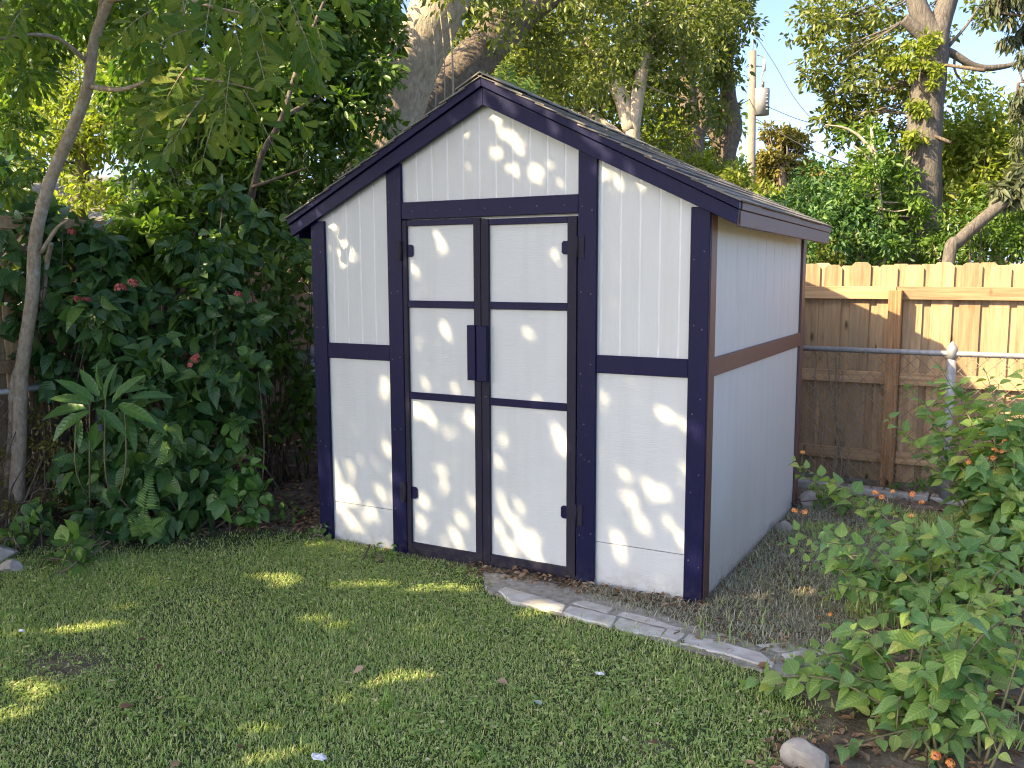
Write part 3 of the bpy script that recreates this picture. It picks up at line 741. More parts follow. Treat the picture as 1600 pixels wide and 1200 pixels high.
# ================================================================== fences
def build_fences():
    # back privacy fence, boards lapped over one another
    f = thing('wooden_privacy_fence', 'tan wooden privacy fence with lapped dog-eared boards behind the shed', 'fence', (0, 3.15, 0))
    def dog(w, h, th, cut=0.028):
        return MB().prism([(-w / 2, 0.02), (w / 2, 0.02), (w / 2, h - cut), (w / 2 - cut, h), (-w / 2 + cut, h), (-w / 2, h - cut)], 1, 0, th, 0.0015).mesh('board', [M['fence']])
    md = [dog(0.138, 1.675, 0.017), dog(0.142, 1.685, 0.017), dog(0.132, 1.668, 0.017)]
    for k in range(40):
        x = -3.45 + k * 0.188
        for lay in (0, 1):
            o = bpy.data.objects.new('board', md[(k * 2 + lay) % 3]); COL.objects.link(o); o.parent = f
            o.location = (x + (0.094 if lay else 0) + random.uniform(-.012, .012), 0.0 if lay == 0 else 0.0185, random.uniform(-.008, .010))
            o.rotation_euler = (0, random.uniform(-.006, .006), 0)
    posts = [-3.4, -0.85, 1.70, 4.1]
    for x in posts:
        MB().box(x - 0.045, x + 0.045, -0.130, -0.041, 0.0, 1.485, 0.003).build('post', M['fence_post'], f)
    for z0, z1 in ((1.415, 1.51), (0.775, 0.865), (0.17, 0.26)):
        for a, b in zip(posts[:-1], posts[1:]):
            if z0 > 1.4:
                MB().box(a + 0.002, b - 0.002, -0.040, -0.0015, z0, z1, 0.003).build('rail', M['fence_rail'], f)
            else:
                MB().box(a + 0.047, b - 0.047, -0.040, -0.0015, z0, z1, 0.003).build('rail', M['fence_rail'], f)
    # left side fence along the hedge with a lattice top
    g = thing('side_fence', 'weathered wooden side fence with lattice top half hidden by the dark hedge', 'fence', (-3.5, 0, 0))
    md2 = MB().box(-0.009, 0.009, -0.069, 0.069, 0.02, 1.42, 0.0015).mesh('board', [M['fence']])
    for k in range(36):
        o = bpy.data.objects.new('board', md2); COL.objects.link(o); o.parent = g
        o.location = (random.uniform(-.004, .004), -2.2 + k * 0.145, random.uniform(-.01, .01))
    for y in (-2.1, 0.3, 2.7):
        MB().box(0.045, 0.13, y - 0.044, y + 0.044, 0, 1.98, 0.003).build('post', M['fence_post'], g)
    for z in (0.96, 0.25, 1.44, 1.93):
        MB().box(0.0105, 0.044, -2.25, 2.95, z, z + 0.085, 0.003).build('rail', M['fence_rail'], g)
    sl = 0
    for q in (1, -1):
        for k in range(46):
            y0 = -2.5 + k * 0.125; z0, z1 = 1.53, 1.93
            ya, yb = (y0, y0 + 0.4) if q > 0 else (y0 + 0.4, y0)
            if min(ya, yb) < -2.2 or max(ya, yb) > 2.9: continue
            w = 0.019; xo = 0.014 if q > 0 else 0.021
            MB().prism([(ya - w, z0), (ya + w, z0), (yb + w, z1), (yb - w, z1)], 0, xo, xo + 0.0065).build('lattice_slat', M['fence_rail'], g)
    # chain link fence along the back and the left
    def chain(nm, label, A, B, posts_t, top=1.055, step=0.062):
        A = np.array(A, float); B = np.array(B, float); L = np.linalg.norm(B - A); u = (B - A) / L
        c = thing(nm, label, 'fence', (0, 0, 0))
        MB().tube([A + np.array([0, 0, top]), B + np.array([0, 0, top])], 0.0195, 10).build('top_rail', M['galv'], c)
        for t in posts_t:
            p = A + u * t
            b = MB(); b.tube([p + np.array([0, 0, -0.05]), p + np.array([0, 0, top + 0.03])], 0.030, 12)
            o = b.build('post', M['galv'], c)
            b = MB(); b.tube([p + np.array([0, 0, top - 0.035]), p + np.array([0, 0, top + 0.035]), p + np.array([0, 0, top + 0.05]), p + np.array([0, 0, top + 0.085])], [0.035, 0.035, 0.030, 0.006], 12)
            b.build('post_cap', M['galv'], o)
        tm = TM(); H = top - 0.04; pitch = 0.088; nrm = np.cross(u, np.array([0, 0, 1.0]))
        for sgn in (1, -1):
            for k in range(int((L + H) / pitch) + 1):
                t0 = k * pitch - (H if sgn > 0 else 0.0); a0, a1 = t0, t0 + H * sgn
                z0, z1 = 0.03, 0.03 + H
                pa = [a0, z0]; pb = [a1, z1]
                def clip(p, q):
                    for lim in (0.0, L):
                        if (p[0] < lim if lim == 0 else p[0] > lim):
                            f_ = (lim - p[0]) / (q[0] - p[0] + 1e-9); p[1] = p[1] + f_ * (q[1] - p[1]); p[0] = lim
                if max(a0, a1) <= 0.01 or min(a0, a1) >= L - 0.01: continue
                clip(pa, pb); clip(pb, pa)
                ks = np.linspace(0, 1, 7)
                pts = np.array([A + u * (pa[0] + (pb[0] - pa[0]) * f_) + np.array([0, 0, pa[1] + (pb[1] - pa[1]) * f_]) + nrm * (0.004 * sgn + 0.003 * math.sin(k * 3.3 + f_ * 9)) for f_ in ks])
                V, F = tube(pts, 0.0023, 4); tm.add(V, F)
        o = tm.build('wire_mesh', M['wire'], c); o['kind'] = 'stuff'
        return c
    chain('chain_link_fence', 'galvanised chain link fence with pointed post before the tan wooden fence', (0.95, 2.76, 0), (3.4, 2.76, 0), (1.165, ))
    chain('chain_link_fence', 'old chain link fence with grey post buried in the dark hedge', (-3.30, -1.6, 0), (-3.30, 2.6, 0), (1.62, 3.9), top=0.86)
    # concrete strip below the chain link
    o = thing('concrete_strip', 'low grey concrete strip along the foot of the chain link fence', 'kerb')
    xs = [0.95, 1.42, 2.02, 2.35, 2.95, 3.6]
    for i, (a, b) in enumerate(zip(xs[:-1], xs[1:])):
        y = 2.80 - 0.02 * (i % 2)
        MB().box(a + 0.006, b - 0.006, y - 0.07, y + 0.07, -0.03, 0.052 - 0.012 * (i % 3), 0.008).build('slab', M['concrete'], o)

def irregular(poly, z0, z1, bev=0.008, rough=0.004, seed=0):
    rng = random.Random(seed); pts = []
    n = len(poly)
    for i in range(n):
        a, b = poly[i], poly[(i + 1) % n]; L = math.hypot(b[0] - a[0], b[1] - a[1]); k = max(1, int(L / 0.06))
        for j in range(k):
            t = j / k; pts.append((a[0] + (b[0] - a[0]) * t + rng.uniform(-rough, rough), a[1] + (b[1] - a[1]) * t + rng.uniform(-rough, rough)))
    return MB().prism(pts, 2, z0, z1, bev)

def build_stones():
    base = [(0.02, -0.10), (0.20, -0.36), (0.75, -0.47), (1.75, -0.64), (1.95, -0.52), (1.75, -0.42), (1.3, -0.30), (0.62, -0.10)]
    m_ = plain('grey_mortar', (0.36, 0.335, 0.29), 0.95, var=(0.22, 0.20, 0.165), sc=30, bstr=0.8)
    e = tag(irregular(base, -0.05, 0.009, 0.0, 0.012, 3).build('stone_edging', m_), kind='structure')
    def px(poly): return [tuple(PG(*p, 0.03)[:2]) for p in poly]
    slabs = [px([(776, 918), (790, 912), (884, 940), (876, 952), (800, 934)]),
             px([(880, 953), (889, 942), (962, 958), (955, 975)]),
             px([(959, 976), (967, 959), (1040, 977), (1030, 990)]),
             px([(1033, 991), (1044, 978), (1072, 985), (1060, 998)]),
             px([(1064, 999), (1077, 985), (1192, 1014), (1212, 1032), (1205, 1036), (1130, 1016)]),
             px([(782, 909), (812, 908), (870, 915), (900, 930), (880, 936), (830, 924)]),
             px([(892, 937), (912, 932), (958, 945), (950, 953)]),
             px([(962, 954), (975, 948), (1015, 958), (1070, 976), (1055, 979)]),
             px([(1180, 1001), (1230, 996), (1262, 1006), (1215, 1012)]),
             px([(1222, 1015), (1290, 1006), (1330, 1016), (1300, 1030), (1235, 1032)])]
    for i, p in enumerate(slabs):
        irregular(p, -0.03, (0.016 if i < 5 else 0.011) + 0.003 * math.sin(i * 2.3), 0.004, 0.008, i).build('paver', M['paver'], e)
    # loose rocks
    def rock(px_, py_, r, label, sz=(1, 1, 0.7), seed=1):
        g = PG(px_, py_, 0.0); b = bmesh.new(); bmesh.ops.create_icosphere(b, subdivisions=3, radius=r)
        rg = random.Random(seed); dirs = [(Vector((rg.uniform(-1, 1), rg.uniform(-1, 1), rg.uniform(-.6, 1))).normalized(), rg.uniform(0.62, 0.9)) for _ in range(11)]
        for v in b.verts:
            for d_, c_ in dirs:
                q = v.co.dot(d_) - c_ * r
                if q > 0: v.co -= d_ * q * 0.92
            v.co += Vector((rg.uniform(-1, 1), rg.uniform(-1, 1), rg.uniform(-1, 1))) * r * 0.015
            v.co = Vector((v.co.x * sz[0], v.co.y * sz[1], v.co.z * sz[2]))
        me = bpy.data.meshes.new('rock'); b.to_mesh(me); b.free(); me.materials.append(M['rock'])
        o = link('rock', me); o.location = (g[0], g[1], r * sz[2] * 0.35); tag(o, label, 'rock', 'loose rocks at the bed edges')
    rock(1262, 1195, 0.085, 'pale flat-faced rock at the lower edge of the lantana bed', (1.1, .9, .75), 2)
    rock(18, 890, 0.07, 'grey rock at the far edge of the lawn beside round-leaved weeds', (1.1, .8, .6), 3)
    rock(2, 872, 0.10, 'brownish rock half cut off at the hedge foot', (1.2, .8, .6), 8)
    rock(1268, 790, 0.10, 'pale block at the back corner of the white side wall', (.9, 1.1, .8), 5)
    rock(1225, 828, 0.07, 'small pale stone along the foot of the side wall', (.9, 1.1, .7), 6)
    rock(1222, 872, 0.028, 'tiny white stone on dry clippings beside the side wall', (1, 1, .7), 9)

build_ground(); build_grass(); build_litter(); build_scraps()
build_shed(); build_fences(); build_stones()

# ================================================================== vegetation
def base_of(p): return (float(p[0]), float(p[1]), 0.0)

def rel(root, tm):
    """shift collected geometry so that the thing's origin is its base"""
    off = np.array(root.location)
    tm.V = [v - off for v in tm.V]; return tm

# openings cut through the unseen crown to place sun spots: lit point, half width
SUN_GAPS = [
    (-0.45,0.01,0.33,0.050),(-0.48,0.01,0.27,0.050),(-0.43,0.01,0.25,0.050),(-0.45,0.01,0.17,0.060),(-0.50,0.01,0.19,0.040),(-0.43,0.01,0.12,0.050),
    (-0.36,0.01,0.17,0.050),(-0.31,0.01,0.14,0.050),(-0.36,0.01,0.27,0.030),(-0.29,0.01,0.25,0.050),(-0.27,0.01,0.20,0.040),(-0.24,0.01,0.15,0.040),
    (-0.22,0.01,0.30,0.035),(-0.19,0.01,0.23,0.045),(-0.18,0.01,0.17,0.040),(-0.13,0.01,0.29,0.030),(-0.11,0.01,0.23,0.040),(-0.11,0.01,0.35,0.040),
    (-0.21,0.01,0.09,0.030),(-0.32,0.01,0.10,0.040),(-0.36,0.01,0.44,0.030),(-0.29,0.01,0.40,0.035),(-0.34,0.01,0.51,0.025),(-0.48,0.01,0.85,0.050),
    (-0.39,0.01,0.82,0.050),(-0.12,0.01,0.83,0.050),(-0.27,0.01,0.74,0.030),(-0.45,0.01,1.01,0.035),(-0.50,0.01,0.87,0.040),(-0.44,0.01,0.74,0.020),
    (-0.15,0.01,0.68,0.015),(-0.41,0.01,0.84,0.030),(-0.37,0.01,0.79,0.035),(-0.14,0.01,0.85,0.030),(0.06,0.01,0.75,0.040),(0.09,0.01,0.74,0.030),
    (0.06,0.01,0.60,0.035),(0.42,0.01,0.79,0.050),(0.42,0.01,0.73,0.050),(0.45,0.01,0.70,0.040),(0.38,0.01,0.74,0.030),(0.18,0.01,0.37,0.040),
    (0.22,0.01,0.37,0.040),(0.10,0.01,0.34,0.035),(0.13,0.01,0.28,0.045),(0.18,0.01,0.31,0.040),(0.09,0.01,0.30,0.030),(0.05,0.01,0.23,0.030),
    (0.08,0.01,0.17,0.030),(0.13,0.01,0.13,0.040),(0.22,0.01,0.16,0.060),(0.27,0.01,0.13,0.060),(0.20,0.01,0.19,0.050),(0.29,0.01,0.21,0.030),
    (0.34,0.01,0.20,0.020),(0.29,0.01,0.09,0.040),(0.19,0.01,0.59,0.020),(0.29,0.01,0.66,0.015),(0.05,0.01,0.46,0.020),(0.07,0.01,0.40,0.025),
    (0.79,0.01,0.61,0.035),(0.82,0.01,0.48,0.045),(0.77,0.01,0.51,0.030),(0.93,0.01,0.55,0.045),(0.95,0.01,0.51,0.040),(1.02,0.01,0.55,0.030),
    (0.90,0.01,0.36,0.050),(0.93,0.01,0.32,0.045),(0.85,0.01,0.39,0.035),(1.04,0.01,0.39,0.035),(0.95,0.01,0.43,0.020),(0.74,0.01,0.29,0.035),
    (0.78,0.01,0.20,0.040),(0.81,0.01,0.15,0.035),(0.86,0.01,0.19,0.025),(0.99,0.01,0.94,0.050),(1.05,0.01,0.93,0.040),(0.95,0.01,0.94,0.035),
    (1.09,0.01,0.90,0.040),(0.68,0.01,0.99,0.025),(0.66,0.01,0.71,0.030),(1.10,0.01,0.67,0.030),(1.11,0.01,0.32,0.030),(1.12,0.01,0.22,0.040),
    (1.19,0.01,0.21,0.050),(1.20,0.01,0.15,0.040),(0.96,0.01,0.13,0.020),(1.02,0.01,1.05,0.020),(0.83,0.01,0.11,0.020),(1.18,0.01,0.86,0.030),
    (1.21,0.01,0.39,0.025),(0.03,0.01,2.46,0.030),(0.08,0.01,2.37,0.050),(0.11,0.01,2.35,0.050),(0.10,0.01,2.31,0.050),(0.16,0.01,2.31,0.050),
    (0.18,0.01,2.27,0.040),(-0.00,0.01,2.28,0.040),(0.05,0.01,2.26,0.050),(0.10,0.01,2.24,0.050),(-0.05,0.01,2.32,0.020),(0.28,0.01,2.13,0.060),
    (0.26,0.01,2.15,0.050),(0.31,0.01,2.09,0.050),(0.16,0.01,2.17,0.040),(0.14,0.01,2.22,0.040),(0.10,0.01,2.27,0.050),(0.37,0.01,2.17,0.030),
    (0.42,0.01,2.20,0.025),(0.12,0.01,2.34,0.050),(0.17,0.01,2.29,0.040),(-1.07,0.01,1.92,0.035),(-1.08,0.01,1.89,0.025),(-1.01,0.01,1.86,0.025),
    (-1.00,0.01,1.83,0.035),(-1.05,0.01,1.79,0.035),(-1.07,0.01,1.75,0.030),(-1.01,0.01,1.72,0.045),(-0.97,0.01,1.75,0.040),(-0.92,0.01,1.74,0.040),
    (-1.03,0.01,1.69,0.045),(-1.00,0.01,1.67,0.030),(-0.96,0.01,1.71,0.040),(-0.31,0.01,1.79,0.050),(-0.30,0.01,1.77,0.040),(-0.35,0.01,1.75,0.020),
    (-0.49,0.01,1.66,0.030),(-0.27,0.01,1.38,0.030),(-0.29,0.01,1.32,0.040),(-0.27,0.01,1.26,0.040),(-0.25,0.01,1.23,0.020),(-0.46,0.01,1.22,0.035),
    (-0.44,0.01,1.01,0.040),(-0.22,0.01,0.98,0.030),(-0.15,0.01,1.02,0.020),(0.40,0.01,1.71,0.045),(0.43,0.01,1.68,0.035),(0.39,0.01,1.73,0.030),
    (0.46,0.01,1.68,0.030),(0.25,0.01,1.30,0.025),(0.06,0.01,1.60,0.020),(0.37,0.01,1.09,0.020),(0.40,0.01,1.06,0.020),(0.26,0.01,1.04,0.020),
    (0.30,0.01,0.94,0.030),(-0.70,0.01,1.00,0.045),(-0.74,0.01,0.97,0.040),(-0.73,0.01,0.92,0.030),(-0.70,0.01,0.60,0.050),(-0.69,0.01,0.58,0.040),
    (-1.11,0.01,0.47,0.030),(-1.08,0.01,0.34,0.030),(-1.10,0.01,0.28,0.040),(-1.06,0.01,0.22,0.045),(-1.00,0.01,0.29,0.050),(-0.98,0.01,0.28,0.040),
    (-0.96,0.01,0.25,0.030),(-0.99,0.01,0.11,0.040),(-0.83,0.01,0.21,0.040),(-0.81,0.01,0.19,0.030),(-0.75,0.01,0.32,0.040),(-0.70,0.01,0.36,0.035),
    (-0.67,0.01,0.25,0.030),(-1.23,0.01,0.46,0.050),(-1.21,0.01,0.38,0.050),(-0.63,0.01,0.42,0.050),(-0.62,0.01,0.37,0.050),(-0.63,0.01,0.28,0.050),
    (-0.62,0.01,0.20,0.040),(-0.72,0.01,0.11,0.020),(-0.72,0.01,0.02,0.025),(-0.95,0.01,1.04,0.015),(0.66,0.01,2.12,0.035),(0.75,0.01,2.06,0.025),
    (0.82,0.01,2.08,0.020),(0.96,0.01,2.00,0.020),(0.71,0.01,1.56,0.020),(0.01,-0.04,2.60,0.050),(-0.01,-0.04,2.59,0.050),(0.03,-0.04,2.60,0.050),
    (0.06,-0.04,2.58,0.050),(0.11,-0.04,2.56,0.050),(0.15,-0.04,2.53,0.050),(-0.02,-0.04,2.52,0.040),(-0.01,-0.04,2.50,0.040),(-0.04,-0.04,2.50,0.030),
    (0.06,-0.04,2.53,0.040),(0.11,-0.04,2.50,0.040),(0.15,-0.04,2.48,0.050),(0.20,-0.04,2.47,0.050),(0.27,-0.04,2.49,0.050),(0.31,-0.04,2.46,0.050),
    (0.38,-0.04,2.43,0.050),(0.38,-0.04,2.38,0.050),(0.42,-0.04,2.35,0.050),(0.45,-0.04,2.34,0.040),(0.45,-0.04,2.39,0.050),(-0.18,-0.04,2.44,0.030),
    (0.25,-0.04,2.42,0.030),(0.35,-0.04,2.40,0.040),(-1.22,-0.04,2.02,0.050),(-1.19,-0.04,2.03,0.050),(-1.17,-0.04,2.04,0.040),(-1.13,-0.04,2.00,0.040),
    (-1.11,-0.04,1.99,0.040),(-1.27,-0.04,1.92,0.040),(-1.25,-0.04,1.91,0.040),(-1.16,-0.04,1.99,0.040),(-1.07,-0.04,2.03,0.035),(-1.09,-0.04,1.90,0.035),
    (-1.11,-0.04,1.92,0.030),(0.56,-0.04,2.34,0.050),(0.63,-0.04,2.28,0.050),(0.71,-0.04,2.20,0.040),(0.83,-0.04,2.13,0.035),(0.47,-0.04,2.36,0.050),
    (0.98,-0.04,2.14,0.030),(0.52,-0.04,2.29,0.040),(0.68,-0.04,2.24,0.040),(0.44,-0.04,2.38,0.040),(0.88,-0.04,2.18,0.030),(-1.31,-1.75,0.03,0.050),
    (-1.28,-1.72,0.03,0.060),(-1.25,-1.70,0.03,0.070),(-1.22,-1.67,0.03,0.070),(-1.19,-1.64,0.03,0.060),(-1.17,-1.60,0.03,0.060),(-1.15,-1.57,0.03,0.040),
    (-1.42,-1.89,0.03,0.050),(-0.97,-0.73,0.03,0.070),(-1.06,-0.74,0.03,0.050),(-0.85,-0.74,0.03,0.050),(-0.86,-0.80,0.03,0.060),(-0.34,-0.52,0.03,0.050),
    (-0.16,-0.54,0.03,0.070),(-0.13,-0.49,0.03,0.060),(-0.05,-0.40,0.03,0.060),(0.04,-0.39,0.03,0.060),(-0.57,-0.65,0.03,0.040),(-0.45,-0.59,0.03,0.050),
    (-0.20,-0.59,0.03,0.050),(-0.84,-2.19,0.03,0.060),(-0.75,-2.21,0.03,0.060),(-0.91,-2.17,0.03,0.050),(-0.68,-2.35,0.03,0.070),(-0.65,-2.33,0.03,0.050),
    (-0.36,-1.09,0.03,0.050),(-0.23,-1.10,0.03,0.050),(-0.41,-1.07,0.03,0.040),(0.19,-1.97,0.03,0.050),(0.14,-1.99,0.03,0.040),(0.37,-2.09,0.03,0.050),
    (0.39,-2.05,0.03,0.050),(0.33,-2.12,0.03,0.040),(0.42,-2.02,0.03,0.040),(0.36,-1.40,0.03,0.050),(0.42,-1.35,0.03,0.050),(0.33,-1.49,0.03,0.040),
    (0.29,-1.67,0.03,0.050),(0.32,-0.38,0.03,0.050),(0.49,-0.42,0.03,0.050),(0.61,-0.45,0.03,0.050),(0.55,-0.44,0.03,0.040),(-1.70,0.26,0.03,0.060),
    (-1.73,0.38,0.03,0.060),(-1.89,0.49,0.03,0.050),(-1.74,0.20,0.03,0.050),(-1.57,0.24,0.03,0.040),(1.61,0.39,0.03,0.050),(2.04,0.50,0.03,0.050),
    (0.51,-0.53,0.03,0.040),(0.68,-0.53,0.03,0.030),(-1.13,-0.17,0.03,0.030),(-2.20,-0.30,0.47,0.040),(-2.13,-0.33,0.43,0.040),(-2.07,-0.29,0.44,0.035),
    (-2.13,-0.80,0.78,0.040),(-2.31,-0.07,0.98,0.040),(-2.15,-0.80,0.82,0.030),(-2.02,-0.34,0.36,0.040),(2.46,-0.51,0.23,0.050),(2.43,-0.53,0.21,0.050),
    (2.34,-0.58,0.20,0.050),(2.40,-0.54,0.26,0.050),(2.25,-0.57,0.21,0.040),(-3.08,-0.56,0.53,0.050),(-3.03,-0.53,0.48,0.050),(-2.29,-0.34,0.56,0.030),
    (-2.53,-0.06,1.06,0.030),(-2.76,-0.10,1.66,0.050),(-2.73,0.04,1.75,0.050),(-2.54,0.26,1.75,0.050),(-2.61,0.09,1.62,0.040),(-2.42,0.31,1.57,0.040),
    (2.09,1.24,1.01,0.050),(2.32,1.23,0.85,0.050),(2.12,-0.59,0.19,0.040),]
def _thin(gaps, dmin=0.085):
    out = []
    for g in sorted(gaps, key=lambda q: -q[3]):
        if g[3] < 0.024: continue
        if all((g[0] - o[0]) ** 2 + (g[1] - o[1]) ** 2 + (g[2] - o[2]) ** 2 > (dmin if g[2] > 0.1 else 0.05) ** 2 for o in out): out.append(g)
    return out
SUN_GAPS = _thin(SUN_GAPS) + [(*P(a, b_, c_), r_) for a, b_, c_, r_ in ((215, 385, 6.8, .22), (260, 400, 6.8, .2), (310, 410, 6.8, .2), (180, 400, 6.8, .15), (340, 380, 6.9, .15), (250, 340, 7.0, .2), (420, 400, 7.0, .12), (300, 150, 5.0, .10), (270, 110, 5.0, .1), (20, 440, 6.3, .12), (85, 710, 6.0, .07), (60, 670, 6.0, .06))]

def shade_tree():
    """tall oak standing beyond the photographer's left shoulder: unseen, its crown shaped and cut to dapple the yard"""
    rng = np.random.default_rng(33)
    d = np.array(-SUN_TRAVEL)
    t = thing('shade_oak', 'tall spreading oak out of frame, crown cut to dapple the yard with shade', 'tree', (-7.0, -6.5, 0))
    tm = TM(); hub = np.array([-6.2, -6.3, 3.6])
    limb(tm, [(-7.0, -6.5, -0.2), (-6.9, -6.6, 1.3), (-6.5, -6.4, 2.6), hub], [0.42, 0.34, 0.30, 0.26], 14, 6, 0.05, 3)
    tg = []
    for gx in np.arange(-4.6, 5.2, 0.5):
        for gy in np.arange(-6.0, 4.6, 0.5):
            lim = 3.9 - 0.12 * (gx + 2.5)
            if gx > 1.4: lim = min(lim, 3.5 - 0.62 * (gx - 1.4))
            if gy > lim: continue
            if gx - gy * 0.62 < -5.6: continue
            if gy < -3.35 + 0.567 * gx or gx > 3.9: continue
            tg.append((gx, gy))
    tg = np.array(tg) + rng.normal(size=(len(tg), 2)) * 0.1
    C_ = np.concatenate([tg, np.zeros((len(tg), 1))], 1) + d * (7.6 + rng.uniform(-0.6, 0.6, len(tg)))[:, None]
    Rr = 0.55 * (0.85 + 0.35 * rng.random(len(C_)))
    n = SHADE_LEAVES
    Pn, dd = blob_leaves(rng, C_, Rr, n, 0.9, 0.05)
    A = rng.normal(size=(n, 3)); N = rng.normal(size=(n, 3)) * 0.7 + d; S = 0.105 * (0.6 + 0.8 * rng.random(n))
    mid = Pn + unit(A) * (S * 0.5)[:, None]; keep = np.ones(n, bool)
    for gx, gy, gz_, gr in SUN_GAPS:
        v = mid - np.array([gx, gy, gz_]); q = v - np.outer(v @ d, d)
        keep &= np.einsum('ij,ij->i', q, q) > (gr * GAP_SCALE + 0.21 * S) ** 2
    tl = TM(); leaves(tl, Pn[keep], A[keep], N[keep], S[keep], T_DIA, rng)
    rel(t, tl).build('crown', M['lf_shade'], t, False)
    idx = rng.choice(len(C_), 26, replace=False)
    for q, i in enumerate(idx[:9]):
        limb(tm, [hub, (hub + C_[i]) / 2 + np.array([0, 0, 0.35]), C_[i]], [0.12, 0.06, 0.015], 6, 5, 0.0, q)
    rel(t, tm).build('trunk', M['bark_dark'], t)

GAP_SCALE = 0.5
SHADE_LEAVES = 120000

def oak_tree():
    t = thing('oak_tree', 'huge pale-barked oak trunk forking behind the shed roof', 'tree', base_of(P(585, 420, 9.3)))
    b = np.array(t.location)
    tm = TM()
    limb(tm, [b + np.array([0, 0, -.2]), P(580, 420, 9.3), P(590, 250, 9.25), P(622, 140, 9.2), P(672, 40, 9.1), P(712, -40, 9.0), P(770, -200, 8.7)],
         [0.62, 0.46, 0.37, 0.33, 0.27, 0.24, 0.16], 18, 8, 0.05, 4)
    limb(tm, [P(600, 230, 9.3), P(605, 110, 9.3), P(592, 30, 9.4), P(560, -80, 9.6)], [0.30, 0.20, 0.15, 0.1], 12, 6, 0.06, 5)
    t2 = TM(); limb(t2, [P(640, 190, 9.9), P(715, 120, 10.6), P(790, 40, 11.2), P(880, -30, 11.6), P(1000, -110, 12)], [0.26, 0.26, 0.24, 0.2, 0.16], 14, 7, 0.08, 6)
    rel(t, t2).build('limb', M['bark_dark'], t)
    # hanging aerial vines
    for a, c in ((703, 0.010), (690, 0.006), (676, 0.006)):
        limb(tm, [P(a - 8, -20, 8.6), P(a + 2, 60, 8.6), P(a + 5, 130, 8.6), P(a + 4, 205, 8.6)], [c, c], 5, 5, 0, 1)
    rel(t, tm).build('trunk', M['bark_oak'], t)
    tl = TM(); rng = np.random.default_rng(51)
    c1 = [P(770, 60, 11.5), P(850, 90, 12.2), P(820, 20, 11.6), P(900, 20, 12), P(735, 150, 11.5), P(760, 10, 10.4), P(690, -90, 8.8), P(560, -90, 9.3), P(840, 140, 13), P(930, 90, 13)]
    o, _ = crown(t, 'crown', np.array(c1) - b, [0.8, 0.8, 0.8, .9, .7, .6, 1.0, 1.0, .7, .8], 11000, 0.085, T_SMALL, M['lf_oak'], 52)
    # split-leaved climber fronds by the ridge
    f = TM()
    for (px, py, ang, L) in ((775, 118, 0.4, .34), (800, 128, -.2, .34), (812, 112, -.5, .3), (745, 150, .9, .36), (720, 175, 1.0, .3), (790, 95, 0.0, .3), (765, 140, .2, .3)):
        a0 = P(px, py + 60, 8.8); ax = unit(RT * -math.sin(ang) + UP * math.cos(ang) - FWD * 0.4)
        sd = unit(np.cross(ax, FWD)); n = 9
        for q in (-1, 1):
            tt = np.linspace(.15, .95, n); Pn = a0 + ax * (tt * L * 1.2)[:, None]
            A = ax * .7 + sd * q + np.array([0, 0, -.1]); leaves(f, Pn, np.tile(A, (n, 1)), np.tile(-FWD + ax * .2, (n, 1)), L * 0.42 * np.sin(tt * 2.6 + .3), T_LANCE, rng)
    rel(t, f).build('climber_fronds', M['lf_vine'], t)

